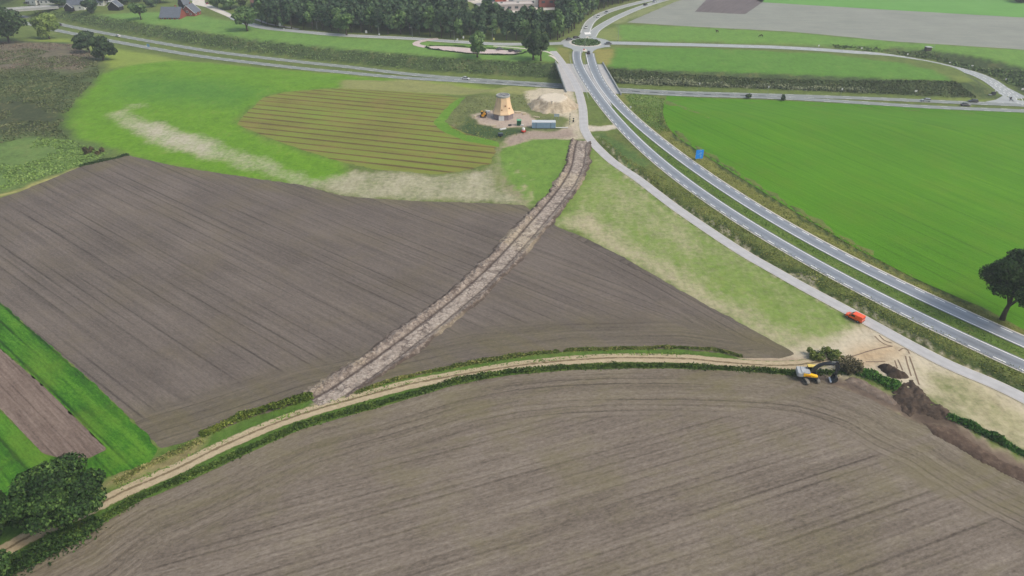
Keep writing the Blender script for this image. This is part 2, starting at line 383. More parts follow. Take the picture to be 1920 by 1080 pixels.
def stripe(px, width, col=None, b=None, bc=None, mot=None):
    P = catmull(Gp(px), 3); d = seg_dist(wx, wy, P)[0]; w = sstep(width, width * .35, d)
    if col is not None: gcol[:] = gcol * (1 - w[:, None]) + A3(col) * w[:, None]
    if b is not None:
        gbare[:] = np.maximum(gbare * (1 - w), 0) + b * w if b < .2 else np.maximum(gbare, b * w)
        if bc is not None: gbcol[:] = gbcol * (1 - w[:, None]) + A3(bc) * w[:, None]
    if mot is not None: gmot[:] = gmot * (1 - w) + mot * w
# pasture on the far plateau, meadow and heath
zone([(-300, -20), (100, 20), (190, 27), (330, 20), (480, 50), (640, 70), (800, 78), (1040, 90), (1045, 116), (1000, 117), (880, 112), (760, 103), (640, 95), (480, 76), (330, 53), (240, 37), (190, 30), (100, 24)], (112, 152, 70), 3, .42)
zone([(30, 78), (110, 70), (240, 95), (330, 112), (640, 139), (900, 158), (1020, 166), (1000, 178), (640, 166), (330, 120), (200, 128), (190, 110), (100, 92), (20, 92)], (138, 158, 68), 4, .3)
zone([(215, 128), (330, 113), (433, 122), (640, 140), (773, 150), (640, 166), (533, 172), (493, 182), (467, 205), (440, 232), (500, 260), (567, 282), (640, 306), (655, 330), (600, 350), (433, 330), (320, 312), (235, 290), (135, 262), (110, 240), (113, 217), (143, 187), (187, 140)], (104, 150, 30), 4, .45)
zone([(230, 140), (420, 150), (500, 170), (450, 200), (300, 190), (220, 180)], (88, 138, 42), 14, .4)
zone([(773, 147), (1010, 168), (1000, 180), (860, 178), (640, 166), (640, 150)], (148, 152, 92), 3, .35)
zone([(-200, 83), (67, 77), (140, 80), (200, 110), (187, 140), (143, 187), (113, 217), (110, 240), (133, 260), (213, 287), (150, 313), (0, 362), (-200, 440)], (80, 96, 56), 4, .62)
zone([(-200, 84), (67, 80), (140, 84), (185, 112), (150, 135), (60, 128), (0, 135), (-200, 140)], (112, 106, 88), 9, .6)
zone([(-200, 190), (60, 185), (130, 200), (105, 250), (0, 250), (-200, 260)], (68, 78, 50), 10, .66)
zone([(-200, 290), (60, 255), (130, 265), (200, 287), (150, 313), (0, 362), (-200, 440)], (104, 132, 68), 6, .6)
stripe([(-20, 372), (33, 358), (100, 333), (150, 313)], 2.2, (168, 164, 100), mot=.3)
# mill site
zone([(868, 182), (1000, 176), (1005, 205), (1045, 222), (1062, 243), (1000, 250), (950, 258), (935, 264), (870, 262), (848, 248), (836, 230), (850, 205)], (112, 122, 74), 3, .7)
zone([(880, 218), (900, 232), (935, 240), (960, 243), (1010, 246), (1000, 252), (940, 262), (885, 262), (860, 245)], (66, 90, 50), 3, .5)
stripe([(846, 236), (850, 246), (866, 254), (884, 262)], 2.4, (112, 100, 86))
zone([(940, 266), (1000, 253), (1080, 252), (1070, 290), (1056, 330), (1028, 372), (1000, 385), (985, 384), (960, 350), (935, 320), (930, 300)], (112, 148, 60), 3, .45)
zone([(1108, 275), (1140, 300), (1200, 345), (1280, 408), (1447, 514), (1587, 588), (1640, 640), (1480, 665), (1380, 602), (1240, 525), (1107, 452), (1045, 425), (1070, 370), (1090, 340)], (122, 148, 68), 3, .46)
zone([(1110, 262), (1160, 248), (1187, 263), (1240, 306), (1313, 362), (1453, 454), (1600, 534), (1755, 611), (1895, 676), (2010, 730), (2010, 800), (1925, 745), (1790, 685), (1640, 605), (1520, 538), (1380, 458), (1195, 330)], (100, 112, 54), 1.5, .75, False)
stripe([(1128, 270), (1160, 297), (1215, 340), (1275, 384), (1380, 452), (1480, 510), (1580, 562), (1700, 627), (1800, 675), (1920, 727), (2000, 765)], 2.8, (66, 84, 40), mot=.8)
stripe([(1130, 255), (1160, 275), (1200, 310)], 6, (84, 112, 54), mot=.7)
zone([(1147, 203), (1170, 230), (1250, 307), (1373, 392), (1580, 512), (1813, 630), (2010, 716), (2010, 692), (1780, 589), (1613, 507), (1433, 410), (1280, 306), (1151, 197)], (92, 118, 48), 1, .6, False)
zone([(1110, 120), (1130, 155), (1165, 190), (1223, 250), (1280, 297), (1413, 385), (1563, 467), (1760, 565), (1920, 642), (2010, 690), (2080, 700), (1920, 618), (1713, 521), (1433, 361), (1280, 264), (1243, 217), (1246, 190), (1250, 179), (1170, 176)], (122, 126, 62), 1.5, .6, False)
zone([(1170, 180), (1246, 182), (1244, 217), (1252, 240), (1225, 240), (1190, 215)], (108, 132, 66), 2, .7)
stripe([(1240, 215), (1246, 232), (1262, 252), (1280, 266), (1353, 313), (1433, 363), (1513, 413), (1613, 472), (1713, 523), (1797, 560), (1850, 582)], 1.3, (60, 80, 40), mot=.7)
# round the roundabout, beside the slip road and beyond
zone([(1040, 88), (1075, 92), (1077, 120), (1085, 140), (1065, 130), (1048, 105)], (136, 138, 74), 2, .4)
zone([(1113, 92), (1150, 92), (1146, 118), (1128, 124), (1116, 115)], (150, 146, 78), 2, .4)
zone([(1125, 55), (1160, 50), (1163, 76), (1118, 74), (1118, 66)], (132, 146, 80), 2, .4)
zone([(1135, 45), (1165, 44), (1200, 30), (1290, -2), (1260, -2), (1205, 16)], (138, 148, 96), 2, .4)
zone([(1163, 46), (1280, 50), (1480, 60), (1680, 79), (1920, 94), (2300, 110), (2300, 165), (1920, 134), (1747, 98), (1580, 88), (1280, 77), (1160, 76)], (108, 150, 62), 2, .4)
zone([(1490, 86), (1600, 88), (1747, 99), (1920, 134), (2100, 165), (2100, 200), (1920, 165), (1850, 138), (1747, 112), (1647, 98), (1500, 89)], (96, 108, 66), 2, .6)
zone([(1152, 91), (1280, 89), (1547, 101), (1680, 116), (1747, 132), (1785, 152), (1613, 153), (1280, 141), (1142, 133), (1141, 120), (1148, 104)], (94, 142, 50), 2, .42)
zone([(1780, 140), (1850, 165), (1880, 182), (1840, 192), (1760, 186), (1800, 172)], (124, 140, 66), 2, .4)
zone([(1060, 72), (1088, 62), (1100, 42), (1150, 14), (1200, 2), (1180, 0), (1120, 20), (1085, 50), (1058, 68)], (118, 130, 72), 2, .4)
# the slope of the cutting beyond the main road, grown over
_gr = np.hypot(np.gradient(gz.reshape(ny, nx), axis=1) / np.gradient(GX, axis=1), np.gradient(gz.reshape(ny, nx), axis=0) / np.gradient(GY, axis=0)).ravel()
bank = sstep(.22, .42, _gr) * (_sn > 0) * (gz < -.05)
gcol = gcol * (1 - bank[:, None]) + A3((74, 92, 54)) * bank[:, None]; gmot = gmot * (1 - bank) + .75 * bank
# beside the farm track
zone([(160, 880), (215, 893), (290, 848), (300, 842), (383, 818), (467, 784), (583, 747), (640, 737), (723, 718), (907, 678), (1140, 654), (1280, 654), (1385, 668), (1500, 682), (1500, 702), (1280, 692), (1050, 694), (850, 722), (640, 784), (500, 834), (333, 911), (150, 1014), (30, 1072), (-60, 1110), (-60, 1010), (40, 940)], (84, 116, 44), 1.2, .55, False)
stripe([(215, 905), (260, 880), (320, 850), (375, 828)], 2.0, (150, 140, 96), mot=.6)
# bare earth and sand
SANDB = (184, 180, 152)
bare([(193, 213), (233, 203), (300, 228), (367, 250), (430, 272), (500, 295), (567, 322), (600, 345), (560, 345), (470, 318), (400, 300), (333, 287), (265, 262), (213, 235)], .60, 6, SANDB)
bare([(370, 252), (430, 272), (500, 295), (567, 322), (600, 345), (560, 345), (470, 318), (400, 298)], .52, 6, SANDB)
bare([(250, 232), (300, 232), (365, 256), (420, 285), (380, 290), (300, 268)], .74, 7, (194, 188, 166))
bare([(225, 198), (275, 190), (280, 203), (240, 208)], .5, 4, SANDB)
bare([(570, 350), (620, 330), (660, 314), (720, 318), (823, 328), (925, 310), (950, 350), (1000, 390), (940, 386), (773, 380), (640, 371)], .62, 5, (186, 180, 154))
bare([(930, 262), (945, 300), (965, 345), (1000, 385), (985, 388), (955, 360), (925, 315), (920, 280)], .6, 3, (160, 148, 122))
bare([(880, 215), (915, 205), (985, 208), (1005, 222), (1008, 238), (970, 240), (930, 240), (905, 232)], 1.15, 2.5, (188, 172, 158))
bare([(985, 172), (1060, 166), (1080, 178), (1083, 205), (1090, 238), (1110, 262), (1060, 262), (1055, 240), (1060, 225), (1040, 218), (1000, 205)], .82, 3, (205, 194, 170))
bare([(950, 255), (1000, 247), (1070, 240), (1090, 252), (1075, 258), (1000, 260), (955, 272), (938, 276)], .95, 2.5, (168, 152, 138))
bare([(1090, 236), (1130, 236), (1158, 228), (1172, 240), (1130, 246), (1092, 248)], .9, 1.5, (208, 200, 182))
bare([(1110, 280), (1200, 345), (1400, 480), (1590, 592), (1640, 640), (1480, 665), (1380, 602), (1240, 525), (1107, 452), (1045, 425), (1085, 330)], .36, 4, (184, 176, 142))
bare([(1047, 420), (1090, 400), (1180, 450), (1290, 520), (1420, 600), (1540, 640), (1490, 668), (1380, 608), (1240, 532), (1107, 458)], .68, 7, (186, 176, 146))
bare([(1130, 330), (1230, 400), (1330, 470), (1300, 480), (1190, 420)], .52, 6, (182, 174, 142))
bare([(1400, 676), (1480, 655), (1560, 630), (1620, 612), (1650, 618), (1720, 655), (1800, 693), (1870, 726), (1960, 765), (1960, 860), (1900, 826), (1850, 812), (1790, 775), (1760, 745), (1690, 725), (1600, 700), (1500, 694), (1440, 692)], 1.0, 4, (208, 198, 174))
bare([(1720, 690), (1800, 705), (1900, 755), (1960, 790), (1960, 860), (1870, 815), (1790, 772), (1740, 735)], .62, 4, (192, 182, 148))
bare([(1590, 655), (1660, 645), (1690, 665), (1640, 690), (1590, 690)], 1.0, 4, (196, 172, 138))
bare([(1380, 665), (1480, 662), (1530, 672), (1520, 690), (1420, 690)], 1.0, 2, (178, 160, 138))
bare([(595, 742), (640, 730), (700, 706), (720, 712), (660, 742), (610, 762), (560, 776)], .9, 2, (160, 148, 132))
bare([(1600, 728), (1690, 758), (1720, 790), (1790, 800), (1850, 838), (1930, 875), (1940, 915), (1880, 890), (1800, 842), (1690, 790), (1600, 745)], 1.1, 1.5, (122, 106, 92))
bare([(1545, 700), (1590, 712), (1640, 728), (1690, 745), (1700, 790), (1640, 750), (1580, 730), (1530, 722)], 1.15, 1.5, (104, 90, 80))
bare([(1680, 758), (1770, 768), (1805, 800), (1800, 822), (1720, 802)], 1.2, 1.5, (96, 82, 70))
bare([(1480, 690), (1540, 690), (1560, 725), (1500, 728)], .9, 1.5, (96, 86, 78))
bare([(-10, 118), (20, 108), (60, 112), (40, 122)], .5, 3, (170, 165, 130))
for px in ([(1085, 247), (1130, 292), (1190, 338), (1280, 405), (1400, 482), (1520, 550), (1620, 607)], [(1120, 258), (1200, 325), (1290, 396), (1400, 468), (1520, 535), (1640, 598), (1780, 672), (1900, 728)]): stripe(px, 1.3, b=.6, bc=(190, 182, 156))
for px in ([(960, 300), (985, 345), (1010, 385)], [(1140, 305), (1220, 380), (1330, 450)]): stripe(px, 1.2, b=.5)
gv = np.stack([gx, gy, gz], -1); I = (np.arange(ny - 1)[:, None] * nx + np.arange(nx - 1)).ravel()
tag(link('ground', mesh('ground', gv, np.stack([I, I + 1, I + nx + 1, I + nx], -1), dict(col=gcol, mot=gmot, bare=gbare, bcol=gbcol), True), ground_material()), kind='structure')

# ================================================================== FIELDS AND PAVED SHEETS LAID ON THE GROUND
def sheet(name, P, mat, layer, cell=4.0, jitter=0.0, coord=None, kind='structure', zfun=None, extra=None, seed=1):
    """a field or pavement filled from its outline P (world), following the ground"""
    P = np.asarray(P, float); Q = resample(np.vstack([P, P[:1]]), step=max(1.0, cell * .5))[:-1]
    if jitter:
        n = normals2(np.vstack([Q[-1:], Q, Q[:1]]))[1:-1]; Q = Q + n * ((fbm(Q[:, 0] * .45, Q[:, 1] * .45, seed) - .5) * 2.2 * jitter)[:, None]
    lo, hi = Q.min(0), Q.max(0)
    X, Y = np.meshgrid(np.arange(lo[0] + cell / 2, hi[0], cell), np.arange(lo[1] + cell / 2, hi[1], cell)); X, Y = X.ravel(), Y.ravel()
    m = sdist(X, Y, Q) > cell * .45; pts = np.vstack([Q, np.stack([X[m], Y[m]], -1)]); n = len(Q)
    r = delaunay_2d_cdt([Vector(p) for p in pts], [], [list(range(n))], 1, 1e-4)
    V = np.array([tuple(v) for v in r[0]]); F = [list(f) for f in r[2]]
    z = (H(V[:, 0], V[:, 1]) if zfun is None else zfun(V[:, 0], V[:, 1])) + layer * .02
    at = {}
    if coord is not None:
        fu, fv = coord(V[:, 0], V[:, 1]); at = dict(fu=fu, fv=fv)
    if extra: at.update(extra(V[:, 0], V[:, 1], Q))
    V3 = np.c_[V, z]; F = [f if np.cross(V[f[1]] - V[f[0]], V[f[2]] - V[f[0]]) > 0 else f[::-1] for f in F]
    return tag(link(name, mesh(name, V3, F, at, True), mat), kind=kind)
def straight(deg):
    a = R(deg); c, s = math.cos(a), math.sin(a); return lambda x, y: (-s * x + c * y, c * x + s * y)
def ribbon(name, C, lo, hi, mat, layer, zf=None, kind='structure', vstep=None):
    """a strip between offsets lo and hi (left positive) of centre line C"""
    n = normals2(C); lo = np.broadcast_to(lo, len(C)); hi = np.broadcast_to(hi, len(C)); V = []; u = []; K = 5
    for k in range(K):
        t = k / (K - 1); V.append(C + n * (lo + (hi - lo) * t)[:, None]); u.append(np.full(len(C), t))
    V = np.vstack(V); N = len(C); z = (H(V[:, 0], V[:, 1]) if zf is None else zf(V[:, 0], V[:, 1])) + layer * .02
    F = [(k * N + i, k * N + i + 1, (k + 1) * N + i + 1, (k + 1) * N + i) for k in range(K - 1) for i in range(N - 1)]
    return tag(link(name, mesh(name, np.c_[V, z], F, dict(u=np.hstack(u)), True), mat), kind=kind)
def dashes(name, C, off, width, on, gap, mat, layer, zf=None, start=0.0, end=None):
    s = np.r_[0, np.cumsum(np.hypot(*np.diff(C, axis=0).T))]; n = normals2(C); P = C + n * off; V, F = [], []; t = start
    while t + on < (end or s[-1]):
        q = np.linspace(t, t + on, 4); c = np.stack([np.interp(q, s, P[:, 0]), np.interp(q, s, P[:, 1])], -1); m = np.stack([np.interp(q, s, n[:, 0]), np.interp(q, s, n[:, 1])], -1)
        b = len(V) ; V += list(c - m * width / 2) + list(c + m * width / 2); F += [(b + i, b + i + 1, b + 5 + i, b + 4 + i) for i in range(3)]; t += on + gap
    V = np.array(V); z = (H(V[:, 0], V[:, 1]) if zf is None else zf(V[:, 0], V[:, 1])) + layer * .02
    return tag(link(name, mesh(name, np.c_[V, z], F), mat), kind='structure')

SOIL = lambda *c: [(p, S(*k)) for p, k in c]
TRACK = catmull(Gp([(-80, 1085), (50, 1009), (97, 986), (187, 946), (233, 922), (333, 879), (400, 845), (500, 801), (567, 777), (640, 755), (710, 736), (783, 718), (907, 696), (1007, 682), (1140, 672), (1280, 673), (1347, 679), (1447, 686), (1520, 682), (1580, 668)]), 2)
TRACK = extend(TRACK[::-1], 60)[::-1]
FGPX = [(-250, 1290), (-80, 1140), (33, 1072), (150, 1014), (200, 978), (267, 938), (333, 911), (400, 881), (500, 834), (567, 804), (640, 784), (750, 753), (850, 723), (950, 704), (1050, 695), (1150, 691), (1250, 691), (1350, 694), (1430, 698), (1500, 706), (1560, 722), (1630, 746), (1690, 780), (1763, 809), (1813, 842), (1880, 878), (1960, 915), (2200, 1010), (2350, 1290)]
fgP = Gp(FGPX); FGEDGE = fgP[1:28]
def fg_extra(x, y, Q):
    d, sd_, a = seg_dist(x, y, FGEDGE); dj = d + (fbm(x * .12, y * .12, 4) - .5) * 5
    return dict(gu=d, gv=a, hw=sstep(16.5, 13.5, dj), hd=sstep(17, 9, dj) * .6)
print('fields')
m_fg = field_material('ploughed_soil_grey', SOIL((.10, (84, 76, 67)), (.40, (118, 108, 97)), (.60, (136, 126, 114)), (.88, (158, 148, 135))), .40, .012, .55, .40, .45, .80, .26, 1.75, S(124, 118, 84), .45, .8, lpow=2.5, head=(.90, .92, .74, 1))
sheet('foreground_field', fgP, m_fg, 1, 1.6, .25, straight(20.2), extra=fg_extra)
LF = [(240, 291), (320, 310), (433, 328), (567, 347), (640, 367), (773, 377), (940, 382), (983, 385), (1043, 424), (1107, 451), (1173, 484), (1240, 524), (1280, 547), (1380, 601), (1447, 638), (1492, 664), (1460, 672), (1390, 671), (1340, 660), (1280, 655), (1180, 655), (1080, 658), (1007, 664), (907, 678), (807, 698), (723, 718), (640, 738), (583, 748), (467, 784), (383, 817), (300, 841), (277, 817), (177, 720), (80, 637), (0, 567), (-120, 462), (-120, 412), (0, 371), (33, 361), (150, 313)]
lfP = Gp(LF); LFLOW = Gp([(1492, 664), (1390, 671), (1280, 655), (1080, 658), (907, 678), (723, 718), (583, 748), (383, 817), (290, 845)]); LFTOP = Gp([(-120, 412), (33, 361), (240, 291), (433, 328), (640, 367), (983, 385)]); LFR = Gp([(1043, 424), (1240, 524), (1447, 638), (1500, 668)])
def lf_extra(x, y, Q):
    d, sd_, a = seg_dist(x, y, LFLOW); d2, s2, a2 = seg_dist(x, y, LFR); d3 = seg_dist(x, y, LFTOP)[0]; k = d < d2; dj = np.minimum(d - 2.5, d2) + (fbm(x * .12, y * .12, 4) - .5) * 4
    return dict(gu=np.where(k, d, d2 + 50), gv=np.where(k, a, a2), hw=sstep(11.5, 9.0, dj), hd=np.maximum(sstep(19, 6, d + (fbm(x * .1, y * .1, 14) - .5) * 8), .8 * sstep(9, 3, d3)))
m_lf = field_material('ploughed_soil_dark', SOIL((.06, (73, 66, 61)), (.36, (102, 94, 87)), (.60, (119, 110, 102)), (.92, (142, 132, 121))), .30, .008, .50, .50, .45, .65, .30, 2.7, S(116, 106, 84), .30, .7, head=(.94, .97, .70, 1))
sheet('ploughed_field', lfP, m_lf, 1, 2.2, .5, straight(-37.4), extra=lf_extra)
m_strip = field_material('green_cover_crop', SOIL((.1, (34, 76, 16)), (.45, (62, 118, 24)), (.75, (94, 148, 40))), .30, .03, .9, .6, .6, .9, .7, 3.2, S(104, 132, 40), .5, 1.0)
c39 = straight(-39)
gsP = Gp([(-60, 516), (0, 567), (80, 637), (177, 720), (277, 817), (296, 842), (284, 866), (213, 892), (160, 905), (60, 930), (-20, 950), (-120, 900), (-120, 680), (0, 767), (80, 851), (120, 862), (167, 860), (202, 843), (80, 722), (0, 653), (-60, 600)])
sheet('green_crop_strip', gsP, m_strip, 2, 1.2, .55, c39)
m_br = field_material('ploughed_soil_pink', SOIL((.1, (92, 78, 70)), (.45, (122, 106, 96)), (.8, (146, 130, 118))), .6, .03, .9, .6, .4, .8, .3, 1.6)
sheet('brown_soil_strip', Gp([(-60, 601), (0, 653.5), (80, 722.5), (201, 842.5), (167, 859), (120, 861), (80, 850), (0, 766.5), (-60, 715)]), m_br, 2, 2.0, .2, c39)
m_big = field_material('bright_winter_grass', SOIL((.08, (54, 100, 1)), (.42, (78, 134, 4)), (.62, (90, 146, 10)), (.92, (118, 166, 30))), .30, .012, .40, .34, .45, .40, .16, 6.0, S(100, 132, 28), .35, .8, blotch=.02, fleck=.25)
a5, b5 = U(1480, 257), U(1680, 340); big = straight(math.degrees(math.atan2(b5[1] - a5[1], b5[0] - a5[0])))
bfP = Gp(F5PX + [(2500, 800), (2600, 250), (1920, 205), (1733, 202.5), (1600, 195), (1447, 188), (1350, 185), (1300, 183)])
sheet('bright_green_field', bfP, m_big, 1, 4.0, .15, big)
m_hay = field_material('mown_hay_stubble', SOIL((.04, (96, 82, 52)), (.28, (122, 114, 60)), (.48, (128, 138, 60)), (.85, (128, 158, 60))), .16, .010, .55, .32, .45, .34, .66, 5.6, S(150, 128, 78), .35, .7, lpow=4.0, gated=False)
hay = straight(-16.0)
sheet('mown_hay_field', Gp([(640, 166), (533, 173), (493, 183), (467, 207), (444, 233), (500, 257), (567, 281), (640, 304), (707, 318), (823, 327), (873, 320), (920, 306), (934, 268), (873, 249), (838, 233), (824, 226), (848, 200), (864, 184), (827, 177), (740, 171)]), m_hay, 1, 3.0, 1.0, hay)
m_mg = field_material('fresh_grass', SOIL((.1, (84, 126, 36)), (.5, (100, 144, 42)), (.9, (130, 166, 64))), .2, .03, .5, .5, .6, .8)
sheet('grass_margin', Gp([(862, 184), (873, 182), (856, 200), (834, 228), (848, 240), (872, 252), (935, 266), (936, 276), (870, 264), (826, 244), (812, 230), (836, 203)]), m_mg, 2, 2.5, .6, hay)
m_grey = field_material('harrowed_soil_far', SOIL((.1, (134, 140, 130)), (.5, (150, 154, 144)), (.9, (164, 168, 156))), .2, .02, .5, .4, .8, .5)
flat = straight(-4)
sheet('harrowed_field', Gp([(1176, 42), (1280, 49), (1480, 59), (1680, 78), (1920, 93), (2400, 118), (2400, 60), (1920, 33), (1640, 17), (1425, 4), (1400, -8), (1300, -8), (1262, 5)]), m_grey, 1, 12, .6, flat)
m_dk = field_material('dark_ploughed_plot', SOIL((.1, (98, 90, 90)), (.5, (114, 106, 106)), (.9, (130, 122, 120))), .4, .02, .8, .5, .5, .5)
sheet('dark_ploughed_plot', Gp([(1303, 22), (1397, 27), (1430, 4), (1440, -12), (1335, -12)]), m_dk, 2, 8, .3, straight(60))
m_far = field_material('far_green_crop', SOIL((.1, (96, 150, 66)), (.5, (108, 164, 76)), (.9, (122, 176, 90))), .3, .02, .5, .4, .6, .4)
sheet('far_green_field', Gp([(1425, 4), (1640, 17), (1920, 33), (2400, 60), (2400, -40), (1400, -40), (1405, -8)]), m_far, 2, 12, .5, flat)

# ------------------------------------------------------------------ roads, tracks and markings
print('roads')
m_asp = asphalt('asphalt', S(148, 154, 162, .68), .33, .30); m_asp.node_tree.nodes['Principled BSDF'].inputs['Specular IOR Level'].default_value = .85; m_aspn = asphalt('asphalt_old', S(172, 178, 178, .80), .62, .05); m_aspm = asphalt('asphalt_main', S(150, 157, 154, .72), .65, .08); m_conc = asphalt('concrete_path', S(188, 188, 188, .82), .7, .06); m_slab = asphalt('bridge_paving', S(190, 188, 186, .82), .7, .05)
m_wht = plain('road_paint', S(250, 250, 246, .92), .7, .3, .08, 1.0); m_pink = asphalt('pink_paving', S(206, 190, 186, .85), .85, .03); m_pale = asphalt('pale_kerb_paving', S(214, 208, 196, .85), .85, .03)
zflat = lambda x, y: np.zeros(np.shape(x))
def zdeck(x, y): return np.zeros(np.shape(x)) + .04
ribbon('carriageway_left', LSOL, -4.75, .55, m_asp, 4, zdeck); ribbon('carriageway_right', RSOL, -.45, 4.75, m_asp, 4, zdeck)
ribbon('solid_line', LSOL, -.13, .13, m_wht, 5, zdeck); ribbon('solid_line', RSOL, -.11, .15, m_wht, 5, zdeck)
sL = np.r_[0, np.cumsum(np.hypot(*np.diff(LSOL, axis=0).T))]
dashes('edge_dashes', LSOL, -4.05, .26, 2.75, 2.75, m_wht, 5, zdeck, 26); dashes('edge_dashes', RSOL, 4.05, .26, 2.75, 2.75, m_wht, 5, zdeck, 26)
ribbon('edge_line', LSOL[:20], -4.1, -3.9, m_wht, 5, zdeck); ribbon('edge_line', RSOL[:18], 3.95, 4.15, m_wht, 5, zdeck)
ribbon('pale_shoulder', RSOL[30:], 4.75, 5.25, m_pale, 3, zdeck); ribbon('pale_shoulder', LSOL[40:], -5.1, -4.75, m_pale, 3, zdeck)
# farm track with a grassy middle
t = NT('sand_track'); p_ = t.pos(); u_ = t.attr('u'); n_ = t.noise(.7, 6, .7, p_); g_ = t.noise(3, 4, .7, p_)
mid = t.math('SUBTRACT', 1.0, t.math('MULTIPLY', t.math('ABSOLUTE', t.math('SUBTRACT', u_, .52)), 6.0), clamp=True)
fm = t.maprange(t.math('ADD', mid, t.math('MULTIPLY', t.math('SUBTRACT', n_, .5), 2.2)), .35, .75)
sand = t.ramp(t.math('ADD', t.math('MULTIPLY', n_, .6), t.math('MULTIPLY', g_, .4)), [(.3, S(160, 144, 116)), (.52, S(190, 174, 144)), (.72, S(208, 194, 164))])
edg = t.math('MULTIPLY', t.math('ABSOLUTE', t.math('SUBTRACT', u_, .5)), 2.0)
fe = t.maprange(t.math('ADD', edg, t.math('MULTIPLY', t.math('SUBTRACT', n_, .5), .9)), .82, 1.0)
t.color(t.mix(fe, t.mix(fm, sand, S(126, 112, 84)), S(104, 120, 62))); t.bump(n_, .5, .1); m_track = t.m
ribbon('farm_track', TRACK, -1.75, 1.75, m_track, 4)
ribbon('cycle_path', PATH, -1.75, 1.75, m_conc, 4, zdeck)
ribbon('path_edging', PATH, 1.75, 1.95, m_pale, 3, zdeck); ribbon('path_edging', PATH, -1.95, -1.75, m_pale, 3, zdeck)
# main road in the cutting
an = np.r_[0, np.cumsum(np.hypot(*np.diff(NAX, axis=0).T))]
xk = proj(NAX[:, 0], NAX[:, 1], CUT)[0]
sep = 1.9 + 4.0 * sstep(950, 560, xk) + 3.0 * sstep(1400, 1750, xk)
zN = lambda x, y: H(x, y) + .06
NF = NAX + normals2(NAX) * sep[:, None]; NN = NAX - normals2(NAX) * sep[:, None]
ribbon('main_road_far_lane', NF, -2.5, 2.5, m_aspm, 4, zN); ribbon('main_road_near_lane', NN, -2.5, 2.5, m_aspm, 4, zN)
for C_ in (NF, NN):
    dashes('lane_dashes', C_, 2.0, .22, 3, 6, m_wht, 5, zN); dashes('lane_dashes', C_, -2.0, .22, 3, 6, m_wht, 5, zN)
# slip road up to the roundabout
zr = lambda x, y: H(x, y) + .05
RW = catmull(np.vstack([U(1126, 81), RAX3[:-1, :2], U(1905, 186, CUT), U(1960, 206, CUT)]), 3)
ribbon('slip_road', RW, -3.9, 3.9, m_aspn, 4.2, zr)
dashes('lane_dashes', RW, 0, .25, 3, 3, m_wht, 5, zr, 70); dashes('lane_dashes', RW, 3.3, .25, 3, 3, m_wht, 5, zr, 150); dashes('lane_dashes', RW, -3.3, .25, 1.2, 1.2, m_wht, 5, zr, 200); dashes('lane_dashes', RW, -1.2, .25, 3, 3, m_wht, 5, zr, 230); dashes('lane_dashes', RW, 1.3, .25, 3, 3, m_wht, 5, zr, 230)
sheet('junction_asphalt', Gp([(1847, 191), (1868, 187), (1880, 180), (1868, 168), (1880, 160), (1925, 182), (1990, 207), (1920, 198), (1880, 196)]), m_aspn, 6.5, 4, 0, extra=lambda x, y, Q: dict(u=np.full(len(x), .30)))
# roundabout and its arms
RC = U(1098.7, 80.5); ca = np.linspace(0, 2 * math.pi, 49)[:-1]
circ = lambda r: np.stack([RC[0] + r * np.cos(ca), RC[1] + r * np.sin(ca)], -1)
ux = lambda x, y, Q: dict(u=np.full(len(x), .30))
sheet('roundabout', circ(15.2), m_aspn, 5.6, 3, 0, extra=ux); sheet('roundabout_apron', circ(10.2), m_pale, 6.2, 3, 0, extra=ux)
zq = lambda a: [(1020 + x / 8, y / 8) for x, y in a]
for i_, a in enumerate(([(270, 690), (420, 735), (455, 790), (460, 850), (560, 850), (600, 720), (430, 660)], [(640, 820), (715, 850), (722, 800), (745, 762), (800, 735), (900, 712), (1010, 705), (900, 650), (650, 700)],
          [(700, 560), (770, 540), (792, 570), (850, 602), (940, 622), (1090, 633), (900, 680), (750, 640)], [(280, 602), (430, 572), (525, 542), (552, 500), (575, 440), (680, 440), (660, 560), (470, 640)])):
    sheet('roundabout_fillet', Gp(zq(a)), m_aspn, 5.0 + .1 * i_, 3, 0, extra=ux)
NEL = catmull(Gp([(1097, 62), (1101, 51), (1109, 39), (1129, 26), (1160, 15), (1198, 5), (1221, 0), (1262, -9), (1330, -20)]), 4); NER = catmull(Gp([(1109, 69), (1117, 57), (1138, 43), (1163, 30), (1193, 17), (1219, 8), (1246, 0), (1280, -8), (1350, -20)]), 4)
ribbon('far_road', NEL, -3.3, 3.3, m_aspn, 4.3); ribbon('far_road', NER, -3.0, 3.0, m_aspn, 4.15)
for C_ in (NEL, NER): ribbon('edge_line', C_, 2.6, 2.85, m_wht, 5); ribbon('edge_line', C_, -2.85, -2.6, m_wht, 5)
WR = catmull(Gp([(1090, 79.5), (1065, 80.5), (1035, 82), (943, 83), (877, 79.5), (827, 76.5), (773, 72.5), (640, 66), (560, 59), (490, 51), (447, 37), (407, 18), (373, 4), (350, -8), (330, -20)]), 4)
ribbon('village_road', WR[:60], -3.4, 3.4, m_aspn, 4.45); ribbon('village_road', WR[59:], -2.6, 2.6, m_conc, 4)
ribbon('edge_line', WR[8:40], -2.6, -2.3, m_wht, 5); ribbon('edge_line', WR[8:40], 2.3, 2.6, m_wht, 5)
ribbon('village_lane', catmull(Gp([(480, 36), (505, 45), (540, 51), (560, 55)]), 4), -1.2, 1.2, m_conc, 3)
for k in range(6):                                                        # crossing and splitter islands
    c = G(1097 + k * 1.9, 63.2 - k * .1); tag(link('crossing_bar', mesh('crossing_bar', [(c.x - .3, c.y - 3, .16), (c.x + .3, c.y - 3, .16), (c.x + .3, c.y + 3, .16), (c.x - .3, c.y + 3, .16)], [(0, 1, 2, 3)]), m_wht), kind='structure')
